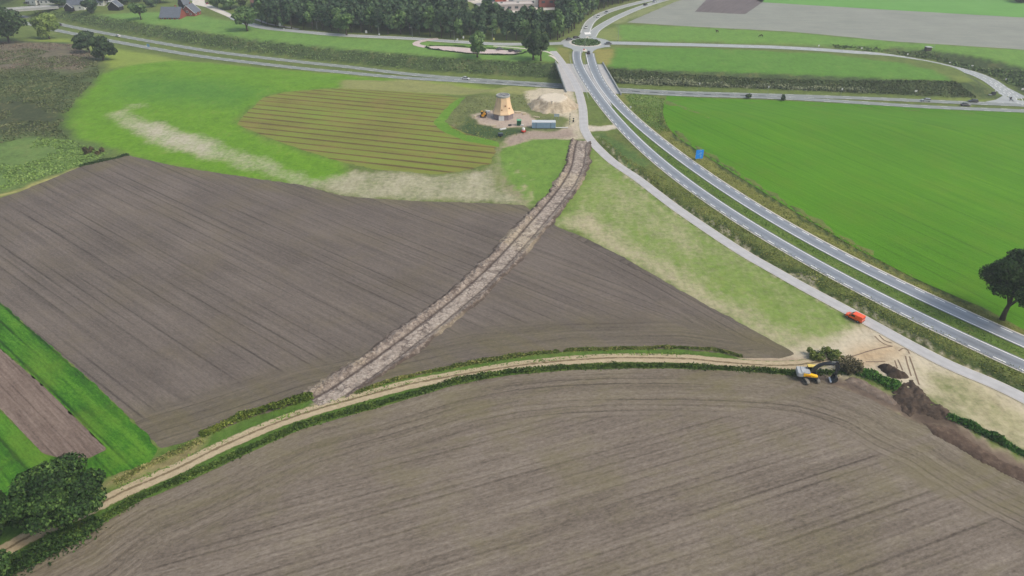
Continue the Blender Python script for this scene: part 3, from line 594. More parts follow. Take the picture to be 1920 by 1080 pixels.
sheet('traffic_island', Gp([(1091, 96), (1094, 92), (1100, 92), (1101, 98)]), m_pale, 7, 3, 0, extra=ux); sheet('traffic_island', Gp([(1098, 71), (1101, 68), (1105, 70), (1104, 72)]), m_pale, 7, 3, 0, extra=ux)
m_verge = field_material('median_grass', SOIL((.1, (96, 110, 58)), (.5, (124, 134, 74)), (.9, (148, 152, 92))))
sheet('median_verge', Gp([(1090.5, 99), (1098, 99), (1099, 124), (1093, 124), (1090, 112)]), m_verge, 5.4, 3, 0, flat)
# parking place
sheet('parking_place', Gp([(800, 88), (815, 86.5), (843, 87.4), (888, 91), (927, 93), (960, 95.6), (976, 98), (965, 101), (927, 101.4), (877, 99), (827, 94), (806, 91)]), m_pink, 4.1, 4, 0, extra=ux)
ribbon('parking_access', catmull(Gp([(822, 73), (806, 74.5), (784, 79), (781, 84), (800, 88.5)]), 3), -2.2, 2.2, m_pink, 5)
ribbon('footpath', catmull(Gp([(925, 86.5), (960, 89), (993, 92.5), (1025, 97), (1040, 104)]), 3), -.9, .9, m_pale, 3.4)
ribbon('footpath', catmull(Gp([(1030, 104), (1038, 107), (1046, 113), (1051, 119)]), 3), -1.1, 1.1, m_pale, 3.1, zdeck)

# ------------------------------------------------------------------ the overpass
br = empty('overpass_bridge', (0, 0, 0)); tag(br, 'wide concrete overpass carrying road and cycle path over the sunken main road', 'bridge')
m_par = plain('parapet_concrete', S(178, 182, 180), .8, .3, .10, 1.0)
dk = [(1042, 119), (1131, 121), (1163, 176), (1061, 171)]; dkP = np.array([U(*q, 0.0) for q in dk])
MB().prism([tuple(p) for p in dkP], -1.15, .05, 'z').build('deck', m_slab, br)
for a, b in ((dk[0], dk[3]), (dk[1], dk[2])):
    p, q = U(*a), U(*b); d = q - p; L_ = float(np.hypot(*d)); an_ = math.atan2(d[1], d[0]); c = (p + q) / 2
    w = MB().box((c[0], c[1], .42), (L_ + 4, .55, 1.0), an_).build('parapet', m_par, br, .03)
    rl = MB(); dd = d / L_; rl.bar((*(p - dd * 2), 1.25), (*(q + dd * 2), 1.25), .06)
    for k in range(18): e = p + d * (k / 17); rl.bar((e[0], e[1], .9), (e[0], e[1], 1.25), .04, n=5)
    rl.build('handrail', m_par, w)
for y0, y1 in ((119.5, 0), (0, 171.5)):
    a, b = (U(1043, 120.5), U(1131, 122.5)) if y0 else (U(1062, 166), U(1158, 168)); d = b - a; c = (a + b) / 2
    MB().box((c[0], c[1], -3.6), (float(np.hypot(*d)), 1.2, 4.9), math.atan2(d[1], d[0])).build('abutment', m_par, br)
md = [(1097, 126), (1103, 126), (1125, 163), (1145, 193), (1148, 201), (1142, 194), (1119, 166)]
sheet('bridge_median_paving', np.array([U(*q) for q in md]), m_slab, 3, 3, 0, None, zfun=zdeck, extra=ux)

# ------------------------------------------------------------------ stripped strip across the ploughed field
print('strip')
cl = [(1091, 264), (1085, 290), (1080, 312), (1066, 342), (1045, 372), (1019, 401), (1003, 420), (976, 452), (914, 516), (850, 573), (788, 621), (720, 673), (672, 707), (632, 734), (592, 757)]
CT = resample(smooth(Gp(cl), 7, 1.0), step=.30); nT = normals2(CT); nj = 46; sT = np.arange(len(CT)) * .30
wl = np.interp(np.linspace(0, 1, len(CT)), [0, .1, .5, .85, 1], [4.3, 4.8, 5.0, 6.0, 5.2]); wr = np.interp(np.linspace(0, 1, len(CT)), [0, .1, .5, .85, 1], [4.2, 4.8, 4.8, 5.0, 2.5])
wl = wl + (fbm(sT * .16, sT * 0, 5) - .5) * 2.4 + (vnoise(sT * 1.1, sT * 0, 15) - .5) * .7; wr = wr + (fbm(sT * .14, sT * 0 + 9, 8) - .5) * 2.0 + (vnoise(sT * .9, sT * 0, 18) - .5) * .6
V, tone, cut = [], [], []
for j in range(nj):
    q = -1 + 2 * j / (nj - 1); off = np.where(q > 0, q * wr, q * wl)                 # CT runs towards the camera: its left is the picture's right
    xy = CT + nT * off[:, None]; x, y = xy.T
    spoilL = np.exp(-((off + 3.7) / 1.15) ** 2); spoilR = np.exp(-((off - 3.9) / .8) ** 2)
    lump = fbm(x * 1.7, y * 1.7, 21, 4) ** 1.3 * 1.1; blk = fbm(x * .55, y * .55, 31, 3)
    z = .10 + (spoilL * (.10 + .75 * lump) + spoilR * (.05 + .5 * lump)) + .20 * (lump - .5) + .18 * (blk - .5) * (np.abs(off) < 3)
    groove = np.exp(-((off + 1.75 + .25 * (fbm(sT * .1, sT * 0, 2) - .5)) / .40) ** 2); g2 = np.exp(-((off - 2.45 - .6 * (fbm(sT * .2, sT * 0, 6) - .5)) / .26) ** 2)
    cross = .7 * sstep(.60, .78, vnoise(sT * .95 + off * .1, off * .5, 44)) * ((off > -1.6) & (off < 2.4))
    z = z - .42 * groove - .20 * g2 - .16 * cross; z = z * np.minimum(1, (1 - abs(q)) * 9) + .03
    V.append(np.c_[xy, np.maximum(z, .025)]); tone.append(.52 + .25 * (lump - .5) + .30 * (blk - .5) + .16 * ((off > -1.4) & (off < 2.3)) - .05 * spoilL - .06 * spoilR - .45 * sstep(.72, 1.0, abs(q)) * (.4 + 1.2 * vnoise(x * .8, y * .8, 77))); cut.append(np.clip(groove + .8 * g2 + .75 * cross * fbm(x, y, 51) * 1.6, 0, 1))
N_ = len(CT); F = [(j * N_ + i, j * N_ + i + 1, (j + 1) * N_ + i + 1, (j + 1) * N_ + i) for j in range(nj - 1) for i in range(N_ - 1)]
t = NT('stripped_subsoil'); p_ = t.pos(); n_ = t.noise(1.4, 6, .72, p_); v = t.math('ADD', t.attr('tone'), t.math('MULTIPLY', t.math('SUBTRACT', n_, .5), 1.5)); v = t.math('SUBTRACT', v, t.maprange(t.noise(1.9, 3, .6, p_), .60, .70, 0, .30))
c_ = t.ramp(v, [(.12, S(90, 79, 71)), (.40, S(139, 127, 116)), (.60, S(165, 153, 141)), (.85, S(194, 183, 170))])
yel = t.maprange(t.noise(.05, 2, .5, p_), .5, .62, 0, .35); c_ = t.mix(yel, c_, S(206, 192, 160))
vo = t.node('ShaderNodeTexVoronoi', feature='DISTANCE_TO_EDGE'); vo.inputs['Scale'].default_value = .62; wv = t.node('ShaderNodeVectorMath', operation='ADD'); t.l.new(p_, wv.inputs[0]); t.l.new(t.comb(t.math('MULTIPLY', n_, 1.6), t.math('MULTIPLY', t.noise(.9, 4, .6, p_), 1.6)), wv.inputs[1]); t.l.new(wv.outputs[0], vo.inputs['Vector'])
crk = t.math('MULTIPLY', t.maprange(vo.outputs['Distance'], .02, .12, 1.0, 0.0), t.maprange(t.noise(.25, 3, .6, p_), .42, .60, .05, .8))
c_ = t.mix(crk, c_, S(98, 86, 80))
t.color(t.mix(t.math('MULTIPLY', t.attr('cut'), .85), c_, S(70, 58, 54))); t.bump(n_, .8, .2)
tag(link('stripped_soil_strip', mesh('stripped_soil_strip', np.vstack(V), F, dict(tone=np.hstack(tone), cut=np.hstack(cut)), True), t.m), kind='structure')

for a in ([(1545, 285), (1570, 380), (1610, 510)], [(1590, 290), (1640, 430), (1700, 610)], [(1425, 335), (1440, 380), (1455, 425)], [(1460, 325), (1490, 390), (1515, 450)], [(820, 310), (960, 285), (1150, 225), (1300, 190), (1400, 175)], [(1200, 60), (1260, 120), (1330, 160), (1400, 175)], [(1250, 50), (1310, 110), (1390, 140)], [(1100, 350), (1200, 350), (1320, 345)], [(1470, 230), (1520, 200), (1570, 220), (1590, 260)]):
    ribbon('tyre_mark', catmull(Gp([(1440 + x / 6, 620 + y / 6) for x, y in a]), .6), -.16, .16, plain('wheel_rut_soil', S(136, 118, 100), .9, .1, .3, 2), 1.5)

# ------------------------------------------------------------------ heaps of sand and soil
def heap(name, P, mat, hgt, edge, seed, cell=.6, lump=.35, label=None, flat_top=None, warp=.8):
    P = np.asarray(P); lo, hi = P.min(0) - 2, P.max(0) + 2
    X, Y = np.meshgrid(np.arange(lo[0], hi[0], cell), np.arange(lo[1], hi[1], cell)); sh = X.shape
    d = sdist((X + (fbm(X * .4, Y * .4, seed) - .5) * 2 * warp).ravel(), (Y + (fbm(X * .4, Y * .4, seed + 5) - .5) * 2 * warp).ravel(), P).reshape(sh)
    t_ = np.clip(d / edge, 0, 1); prof = t_ if flat_top else np.sin(t_ * math.pi / 2)
    base = H(X, Y); Z = base + prof * hgt * (1 if flat_top else (.65 + .7 * fbm(X * .25, Y * .25, seed + 1))) + np.where(d > 0, (fbm(X * 1.5, Y * 1.5, seed + 2, 3) - .5) * 1.6 * lump * np.minimum(1, d / 1.0) * (1 - (.8 * (t_ > .97) if flat_top else 0)), -.4)
    I = np.arange(X.size).reshape(sh); F = np.stack([I[:-1, :-1], I[:-1, 1:], I[1:, 1:], I[1:, :-1]], -1).reshape(-1, 4); k = (d.ravel()[F] > -cell * .3).any(1)
    me = mesh(name, np.stack([X.ravel(), Y.ravel(), Z.ravel()], -1), F[k], dict(top=(t_ > .96).ravel().astype(float)), True)
    return tag(link(name, me, mat), label, 'heap')
def heap_mat(name, stops, topc=None):
    t = NT(name); p = t.pos(); n = t.noise(.8, 6, .72, p); b = t.noise(.2, 4, .6, p)
    c = t.ramp(t.math('ADD', t.math('MULTIPLY', n, .6), t.math('MULTIPLY', b, .4)), stops)
    if topc is not None: c = t.mix(t.math('MULTIPLY', t.attr('top'), .85), c, topc)
    t.color(c); t.bump(n, .9, .3); return t.m
m_sand = heap_mat('dug_sand', SOIL((.3, (150, 136, 118)), (.5, (190, 176, 152)), (.7, (212, 200, 178))), S(224, 214, 194, .85))
m_dirt = heap_mat('dark_topsoil', SOIL((.3, (58, 48, 41)), (.5, (80, 68, 58)), (.7, (110, 95, 82))))
heap('sand_mound', [U(x, y) for x, y in ((990, 198), (1000, 190), (1020, 184), (1048, 183), (1070, 187), (1081, 195), (1080, 206), (1060, 214), (1022, 213), (998, 207))], m_sand, 4.0, 5.2, 3, .7, .8, 'pale flat-topped sand mound between the mill and the cycle path', True, 2.0)
zz = lambda a: [U(1440 + x / 6, 620 + y / 6) for x, y in a]
heap('soil_heap', zz([(1225, 402), (1300, 390), (1380, 400), (1470, 445), (1570, 505), (1570, 525), (1500, 540), (1420, 540), (1330, 510), (1250, 450)]), m_dirt, 1.3, 1.8, 11, .3, .8, 'dark brown topsoil heap beside the hedge stub and tyre tracks', False, .8)
heap('soil_heap', zz([(1370, 715), (1450, 660), (1540, 600), (1600, 560), (1660, 570), (1700, 620), (1800, 730), (1900, 820), (2060, 900), (2120, 1000), (2060, 1040), (1900, 1000), (1750, 930), (1560, 950), (1500, 900), (1440, 800)]), m_dirt, .50, 2.6, 17, .35, .9, 'long ragged strip of dug dark soil along the field edge', False, 1.5)
heap('soil_heap', zz([(860, 560), (950, 510), (1100, 560), (1300, 680), (1380, 740), (1480, 820), (1420, 850), (1250, 760), (1100, 700), (980, 650)]), heap_mat('dug_soil_pale', SOIL((.3, (96, 84, 76)), (.5, (124, 110, 98)), (.7, (150, 136, 122)))), .35, 1.6, 23, .4, .35, 'low greyish spread of dug soil beside the excavator bucket', False, .5)
heap('soil_heap', [U(x, y) for x, y in ((1730, 790), (1790, 805), (1840, 838), (1880, 862), (1930, 885), (1935, 915), (1880, 890), (1810, 850), (1750, 815))], heap_mat('dug_soil_brown', SOIL((.3, (70, 57, 48)), (.5, (96, 80, 68)), (.7, (128, 110, 94)))), .4, 1.5, 29, .45, .35, 'brown ridge of spread soil beside the green hedge bank', False, .5)

# ================================================================== VEGETATION
print('vegetation')
def lm(name, d, m, l, k=.62): k *= 2.1; return leaf_material(name, S(*d, k), S(*m, k), S(*l, k))
m_oak = lm('oak_leaves', (16, 30, 12), (40, 64, 28), (88, 114, 54)); m_wood = lm('wood_leaves', (30, 46, 36), (52, 74, 50), (82, 104, 68)); m_lime = lm('lime_leaves', (56, 74, 34), (94, 114, 56), (130, 146, 82)); m_mid = lm('green_leaves', (44, 66, 40), (74, 100, 56), (108, 132, 78))
m_dkl = lm('dark_leaves', (24, 38, 24), (46, 66, 38), (74, 96, 54)); m_hedge = lm('hedge_leaves', (46, 66, 24), (82, 110, 40), (126, 144, 62), .8); m_bankl = lm('bank_scrub', (48, 64, 36), (74, 94, 52), (104, 120, 70), .75)
m_tuft = lm('rough_grass', (66, 80, 36), (98, 108, 50), (140, 138, 78), .62); m_tuftg = lm('green_grass', (54, 80, 30), (80, 108, 40), (116, 138, 58), .62); m_reed = lm('reed_green', (34, 66, 22), (56, 96, 34), (92, 126, 52), .66)
m_dry = lm('dry_grass', (120, 110, 70), (154, 142, 96), (184, 172, 126), .8); m_red = lm('russet_scrub', (48, 48, 34), (74, 70, 48), (104, 96, 66), .62); m_olive = lm('olive_scrub', (46, 62, 26), (78, 92, 40), (118, 124, 60), .62)
m_oakf = lm('dark_crown_leaves', (26, 40, 26), (48, 66, 42), (80, 100, 60))
m_bark = plain('bark', S(82, 72, 62), .9, .2, .25, 3)

def leaf_quads(Pn, Nn, size, rs):
    """one folded leaf clump per point"""
    n = len(Pn); a = rs.normal(size=(n, 3)); a -= (a * Nn).sum(1)[:, None] * Nn; a /= np.linalg.norm(a, axis=1)[:, None] + 1e-9; b = np.cross(Nn, a)
    s = (size * rs.uniform(.55, 1.35, n))[:, None]; q = s * rs.uniform(.5, 1.0, n)[:, None]
    V = np.stack([Pn - a * s, Pn - b * q + Nn * .12 * s, Pn + a * s, Pn + b * q * .8 - Nn * .1 * s], 1).reshape(-1, 3)
    return V, np.arange(4 * n).reshape(n, 4)
def crown_arrays(Ht, Rr, z0, n, leaf, seed, lobes=16, shape=1.0, squash=1.0):
    rs = np.random.RandomState(seed); zc, hz_ = (Ht + z0) / 2, (Ht - z0) / 2; C = []; Lr = []
    for k in range(lobes):
        u = rs.normal(size=3); u /= np.linalg.norm(u); r = rs.uniform(.5, .82) if k else .15
        zz_ = u[2] * r; taper = 1 - .35 * max(0, zz_) * shape
        C.append((u[0] * r * Rr * taper, u[1] * r * Rr * taper, zc + zz_ * hz_)); Lr.append(Rr * rs.uniform(.26, .44) if k else Rr * .55)
    C, Lr = np.array(C), np.array(Lr); w = Lr ** 2 / (Lr ** 2).sum(); k = rs.choice(lobes, n, p=w)
    u = rs.normal(size=(n, 3)); u[:, 2] += .25; u /= np.linalg.norm(u, axis=1)[:, None]
    P = C[k] + u * (Lr[k] * rs.uniform(.55, 1.08, n) ** .7)[:, None] * np.array([1, 1, .82 * min(1.3, hz_ / Rr)])
    P[:, 2] = np.maximum(P[:, 2], z0 * .75 + rs.uniform(0, .6, n))
    Nn = u * .75 + rs.normal(size=(n, 3)) * .38; Nn[:, 2] += .25; Nn /= np.linalg.norm(Nn, axis=1)[:, None]
    lt = rs.uniform(-.16, .16, lobes); tone = .5 + lt[k] + rs.uniform(-.24, .24, n)
    V, F = leaf_quads(P, Nn, leaf, rs); return V, F, tone, C, Lr
def trunk_mb(Ht, z0, r, C, seed, limbs=7):
    rs = random.Random(seed); m = MB(); top = z0 + (Ht - z0) * .62
    P = [(0, 0, -.4), (rs.uniform(-.1, .1), rs.uniform(-.1, .1), z0 * .5), (rs.uniform(-.3, .3), rs.uniform(-.3, .3), z0 * 1.05), (rs.uniform(-.5, .5), rs.uniform(-.5, .5), top)]
    m.tube(P, [r * 1.35, r, r * .8, r * .25], 9)
    for k in range(min(limbs, len(C) - 1)):
        c = C[k + 1]; s = Vector((0, 0, z0 * rs.uniform(.8, 1.2))); e = Vector(c); mid_ = s.lerp(e, .5) + Vector((0, 0, .12 * (e - s).length))
        m.tube([s, mid_, e], [r * .42, r * .28, r * .1], 6)
    return m
def tree(name, base, Ht, Rr, z0, n, leaf, mat, seed, label, cat='tree', group=None, lobes=16, shape=1.0, tr=None, rz=0.0):
    V, F, tone, C, Lr = crown_arrays(Ht, Rr, z0, n, leaf, seed, lobes, shape)
    e = empty(name, base, rz); tag(e, label, cat, group)
    trunk_mb(Ht, z0, tr or .03 * Ht, C, seed).build('trunk', m_bark, e, sm=True)
    link('crown', mesh('crown', V, F, dict(tone=tone)), mat, e); return e
def tree_px(name, basepx, topy, w, mat, seed, label, n=2600, leaf=.75, z0f=.22, lobes=16, group=None, shape=1.0, base=None):
    b = base or G(*basepx); Ht = rise(b, topy); Rr = wid(b, w / 2, Ht * .5) * 1.14; z0f *= .62
    return tree(name, b, Ht * .97, Rr, Ht * z0f, n, leaf, mat, seed, label, group=group, lobes=lobes, shape=shape)

# near trees
tree('oak_tree', G(131, 977), 11.8, 7.3, 2.6, 34000, .27, m_oak, 5, 'large dark oak with a full round crown overhanging the farm track', lobes=36)
tree('oak_tree', G(-24, 1034), 11.5, 6.2, 2.4, 24000, .28, m_oak, 8, 'dark oak cut off by the picture edge beside the larger oak at the track', lobes=28)
tree('oak_tree', G(-40, 1120), 10.0, 5.6, 2.0, 9000, .32, m_oak, 12, 'dark tree mostly out of view behind the two oaks at the track', lobes=20)
tree('oak_tree', G(1879, 599), 19.5, 8.0, 4.4, 30000, .28, m_oak, 21, 'lone dark oak with bare trunk at the corner of the bright green field', lobes=24, tr=.55)
# trees at the upper left
tree_px('broad_tree', (18, 79), 6, 88, m_dkl, 31, 'very broad dark green tree beside the heath, cut by the picture edge', 5200, .85, .2, 22)
tree_px('lime_tree', (93, 73), 19, 47, m_lime, 33, 'yellowish green round tree between the broad tree and the main road', 3400, .75, .12, 16)
tree_px('dark_tree', (168, 99), 58, 46, m_oakf, 35, 'dark low tree on the heath corner, the farther one of a touching pair', 3200, .65, .15, 14)
tree_px('dark_tree', (194, 113), 62, 46, m_oakf, 37, 'dark low tree at the heath tip, nearer one of a touching pair', 3400, .65, .1, 14)
tree_px('garden_tree', (265, 37), 0, 30, m_mid, 41, 'green tree with a thin bare trunk in the pasture by the farmhouse', 1800, .8, .38, 12)
tree_px('round_tree', (464, 58), 5, 41, m_mid, 43, 'round green tree with bare stem standing by the village road', 2600, .8, .25, 14)
tree_px('loose_tree', (650, 66), 14, 36, m_mid, 45, 'pale green tree standing just in front of the dark wood', 2200, .75, .35, 12)
tree_px('slim_tree', (895, 107), 50, 41, m_mid, 47, 'slim upright tree beside the pink parking place', 2600, .65, .16, 13)
tree_px('clump_tree', (1000, 112), 52, 40, m_dkl, 49, 'dark dense tree by the cycle path near the bridge, the broader of two grown together', 3000, .7, .28, 14)
tree_px('clump_tree', (1014, 114), 58, 38, m_dkl, 51, 'dark tree whose crown merges with its neighbour, nearest the bridge parapet', 2600, .7, .28, 14)
for i, (x, y, ty, w, lab) in enumerate([(170, 24, -6, 30, 'dark bushy garden tree between the two small gabled barns'), (118, 10, -14, 36, 'dark tree beside the white village houses'), (232, 8, -18, 30, 'dark tree behind the second small barn'), (408, 14, -8, 24, 'small green street tree by the brick gable house'),
        (432, 17, -14, 34, 'green street tree at the bend of the village road'), (286, 13, -8, 24, 'dark garden tree behind the farmhouse'), (452, 14, -20, 36, 'yellow-green tree behind the round tree by the village road'), (196, 8, -22, 34, 'tall dark tree behind the garden trees of the village'), (300, 6, -20, 34, 'dark tall tree at the edge of the village green'),
        (24, -2, -34, 44, 'dark tree beyond the village bridge'), (150, 2, -30, 40, 'tall dark tree behind the grey house'), (262, 2, -28, 36, 'dark tree behind the garden hedge'), (388, -2, -26, 26, 'green tree beyond the wide village street'), (484, 10, -20, 26, 'dark tree beside the red brick house'), (1912, 4, -20, 40, 'dark tree at the far corner of the far green crop')]):
    tree_px('village_tree', (x, y), ty, w, (m_mid, m_wood, m_lime)[0 if i in (3, 4) else 2 if i == 6 else 1], 60 + i, lab, 1100, 1.0, .12, 11)

# the wood along the village road: front row one by one, the mass behind as one
fr = resample(Gp([(492, 47), (520, 53), (560, 55), (640, 61), (773, 67.5), (830, 71.5), (877, 74), (943, 76), (1000, 77), (1050, 76)]), step=6.6)
fe_ = resample(Gp([(1056, 72), (1072, 66), (1086, 50), (1102, 35), (1122, 22), (1152, 11), (1190, 2), (1240, -9)]), step=7.2)
bdir = np.array([0.0, 1.0]); protos = {}
def wood_tree(x, y, i, label, group):
    k = i % 6
    if k not in protos:
        V, F, tone, C, Lr = crown_arrays(1.0 * 17, 4.6, 17 * (.10 + .03 * (k % 3)), 620, .95, 200 + k, 13, .9)
        protos[k] = (mesh('crown', V, F, dict(tone=tone)), trunk_mb(17, 2.5, .3, C, k, 4))
        protos[k][0].materials.append(m_wood if k % 3 else m_mid)
    e = empty('wood_tree', (x, y, 0), rnd.uniform(0, 6.28)); s = rnd.uniform(.86, 1.18) * (.80 if 870 < proj(x, y, 0)[0] < 1035 else 1.0); e.scale = (s * rnd.uniform(.9, 1.15), s * rnd.uniform(.9, 1.15), s); tag(e, label, 'tree', group)
    o = bpy.data.objects.new('crown', protos[k][0]); COL.objects.link(o); o.parent = e
    if not hasattr(wood_tree, 'tr'): wood_tree.tr = {}
    if k not in wood_tree.tr:
        wood_tree.tr[k] = protos[k][1].build('trunk', m_bark, e).data
    else: o2 = bpy.data.objects.new('trunk', wood_tree.tr[k]); COL.objects.link(o2); o2.parent = e
for i, (x, y) in enumerate(fr): wood_tree(x + rnd.uniform(-1.5, 1.5), y + rnd.uniform(.5, 4), i, 'dark leafy tree in the front row of the wood along the village road', 'front row of the wood')
for i, (x, y) in enumerate(fe_): wood_tree(x - 3 + rnd.uniform(-1.2, 1.2), y + rnd.uniform(-1, 2), i + 3, 'dark leafy tree on the edge of the wood along the double far road', 'road edge of the wood')
mass = []; front = np.vstack([fr, fe_])
for xx in np.arange(-215, 150, 6.6):
    for yy in np.arange(440, 690, 6.6):
        x, y = xx + rnd.uniform(-2, 2), yy + rnd.uniform(-2, 2); px, py = proj(x, y, 0)
        yf = np.interp(x, fr[:, 0], fr[:, 1]) if x < fr[-1, 0] else np.interp(x + 8, fe_[:, 0], fe_[:, 1])
        if y < yf + 7 or x < fr[0, 0] - 6 + (y - 480) * -.06: continue
        if 865 < px < 1052 and py < 64 - 14 * (px < 945) and py > -40: continue                  # the works behind the thin part of the wood
        mass.append((x, y))
Vs, Fs, Ts, n0 = [], [], [], 0; tmpl = [crown_arrays(17, 4.7, 2.5, 430, 1.1, 300 + k, 12, .9)[:3] for k in range(5)]
for i, (x, y) in enumerate(mass):
    V, F, T_ = tmpl[i % 5]; a = rnd.uniform(0, 6.28); s = rnd.uniform(.85, 1.2); c, d = math.cos(a) * s, math.sin(a) * s
    Vs.append(np.c_[V[:, 0] * c - V[:, 1] * d + x, V[:, 0] * d + V[:, 1] * c + y, V[:, 2] * s]); Fs.append(F + n0); Ts.append(T_ + rnd.uniform(-.12, .12)); n0 += len(V)
print('wood trees', len(mass))
tag(link('wood', mesh('wood', np.vstack(Vs), np.vstack(Fs), dict(tone=np.hstack(Ts))), m_wood), 'dense dark wood behind the village road', 'wood', kind='stuff')

# bushes and hedges
def bush(name, base, rx, ry, hgt, n, leaf, mat, seed, label, rz=0.0, cat='bush', group=None):
    rs = np.random.RandomState(seed); k = max(5, int(n / 120)); C = np.c_[rs.uniform(-.72, .72, k) * rx, rs.uniform(-.72, .72, k) * ry, rs.uniform(.25, .7, k) * hgt]; Lr = rs.uniform(.28, .5, k) * min(hgt, 1.2 * min(rx, ry)) + .15
    i = rs.randint(0, k, n); u = rs.normal(size=(n, 3)); u /= np.linalg.norm(u, axis=1)[:, None]; P = C[i] + u * (Lr[i] * rs.uniform(.6, 1.1, n))[:, None]; P[:, 2] = np.abs(P[:, 2]) + .02
    Nn = u * .7 + rs.normal(size=(n, 3)) * .5; Nn[:, 2] += .2; Nn /= np.linalg.norm(Nn, axis=1)[:, None]; V, F = leaf_quads(P, Nn, leaf, rs)
    o = link(name, mesh(name, V, F, dict(tone=.5 + rs.uniform(-.2, .2, k)[i] + rs.uniform(-.2, .2, n))), mat); o.location = base; o.rotation_euler = (0, 0, rz); return tag(o, label, cat, group)
def row(name, P, wid_, hgt, dens, leaf, mat, seed, label, cat='hedge', kind=None, gap=0.0, upright=.5, zoff=0):
    """an uneven hedge or bank of herbage along the world polyline P"""
    rs = np.random.RandomState(seed); P = resample(P, step=.5); L_ = len(P) * .5; n = int(L_ * dens); i = rs.randint(0, len(P), n); nn = normals2(P); of = rs.normal(0, .42, n).clip(-1.05, 1.05)
    x, y = (P[i] + nn[i] * (of * wid_ / 2 * (.6 + .8 * vnoise(P[i, 0] * .3, P[i, 1] * .3, seed)))[:, None]).T; x = x + rs.uniform(-.25, .25, n); y = y + rs.uniform(-.25, .25, n)
    amp = np.clip(.15 + 2.2 * (fbm(x * .28, y * .28, seed + 3) - .3), .12, 1.4); keep = fbm(x * .2, y * .2, seed + 7) > gap; z = rs.uniform(.05, 1, n) ** .8 * hgt * amp * np.sqrt(np.maximum(.05, 1 - of ** 2 * .8))
    Q = np.c_[x, y, z + H(x, y) + zoff][keep]; m = len(Q); Nn = rs.normal(size=(m, 3)); Nn[:, 2] = np.abs(Nn[:, 2]) * upright + .15; Nn /= np.linalg.norm(Nn, axis=1)[:, None]; V, F = leaf_quads(Q, Nn, leaf, rs)
    tone = (.32 + .45 * fbm(x * .25, y * .25, seed + 11) + rs.uniform(-.2, .2, n))[keep]
    return tag(link(name, mesh(name, V, F, dict(tone=tone)), mat), label, cat, kind=kind)
def tufts(name, P, dens, hgt, mat, seed, label, wmin=.06, mask=None, cat='grass'):
    """upright blades standing in an area of rough grass"""
    rs = np.random.RandomState(seed); lo, hi = P.min(0), P.max(0); n = int((hi - lo).prod() * dens); x = rs.uniform(lo[0], hi[0], n); y = rs.uniform(lo[1], hi[1], n)
    k = inside(x, y, P) & (fbm(x * .3, y * .3, seed) > .30)
    if mask is not None: k &= mask(x, y)
    x, y = x[k], y[k]; n = len(x); z = H(x, y); h_ = hgt * rs.uniform(.5, 1.3, n) * (.5 + fbm(x * .2, y * .2, seed + 2)); a = rs.uniform(0, 6.28, n); w = h_ * .55 + wmin; l = rs.normal(0, .95, (n, 2)) * h_[:, None]
    V = np.stack([np.c_[x - np.cos(a) * w, y - np.sin(a) * w, z], np.c_[x + np.cos(a) * w, y + np.sin(a) * w, z], np.c_[x + l[:, 0] + np.cos(a) * w * .6, y + l[:, 1] + np.sin(a) * w * .6, z + h_], np.c_[x + l[:, 0] - np.cos(a) * w * .5, y + l[:, 1] - np.sin(a) * w * .5, z + h_ * .9]], 1).reshape(-1, 3)
    tone = .3 + .5 * fbm(x * .3, y * .3, seed + 5) + rs.uniform(-.2, .2, n)
    return tag(link(name, mesh(name, V, np.arange(4 * n).reshape(n, 4), dict(tone=tone)), mat), label, cat, kind='stuff')
ST = [(60, 1050), (150, 1004), (200, 968), (267, 929), (333, 902), (400, 872), (500, 826), (567, 797), (640, 776), (750, 746), (850, 716), (950, 698), (1050, 690), (1150, 686), (1250, 686), (1350, 690), (1430, 695), (1485, 700), (1530, 699), (1585, 698)]
row('grass_bank', Gp(ST), 2.3, .75, 110, .22, lm('bank_grass_dark', (30, 46, 18), (56, 78, 30), (100, 116, 52), .62), 401, 'dark green grass bank between the farm track and the grey field', 'grass', 'stuff')
row('grass_bank', Gp([(-120, 1140), (-40, 1100), (20, 1070), (90, 1035), (150, 1003), (185, 978)]), 5.0, 1.9, 190, .26, m_oak, 403, 'dark undergrowth under the oaks, darkened further for their shade', 'undergrowth', 'stuff')  # dark growth, with the shade beneath the crowns put into its leaf colour
row('field_hedge', Gp([(378, 816), (425, 793), (467, 777), (520, 762), (560, 752), (584, 744)]), 2.1, 1.5, 230, .24, lm('hedge_yellow', (38, 54, 18), (74, 92, 32), (128, 134, 62), .60), 405, 'yellow-green overgrown hedge between the dark field and the farm track', 'hedge')
row('field_hedge', Gp([(668, 737), (723, 717), (807, 696), (907, 677), (1007, 662), (1080, 656), (1180, 653), (1280, 652), (1340, 656), (1390, 668)]), 1.3, .62, 120, .20, lm('hedge_ragged', (44, 58, 24), (82, 98, 42), (150, 140, 88), .62), 407, 'long low ragged hedge along the upper side of the farm track', 'hedge', gap=.34)
row('herb_strip', Gp([(217, 905), (260, 880), (320, 852), (378, 826)]), 2.4, .5, 90, .20, lm('herbage', (62, 78, 38), (100, 106, 56), (164, 154, 108), .62), 409, 'tan and olive herbage beside the green crop strip', 'undergrowth', 'stuff')
row('field_hedge', Gp([(1780, 781), (1810, 795), (1850, 816), (1890, 836), (1935, 860)]), 2.0, 1.3, 240, .22, m_reed, 411, 'dense green hedge bank beside the bare verge at the picture edge', 'hedge')
bush('scrub_bush', G(1544, 670), 4.8, 2.3, 1.7, 2600, .22, m_olive, 421, 'olive scrub bush between the sandy patch and the excavator')
bush('scrub_bush', G(1590, 694), 2.6, 2.2, 2.6, 2200, .2, m_red, 423, 'brownish tall scrub right beside the excavator bucket')
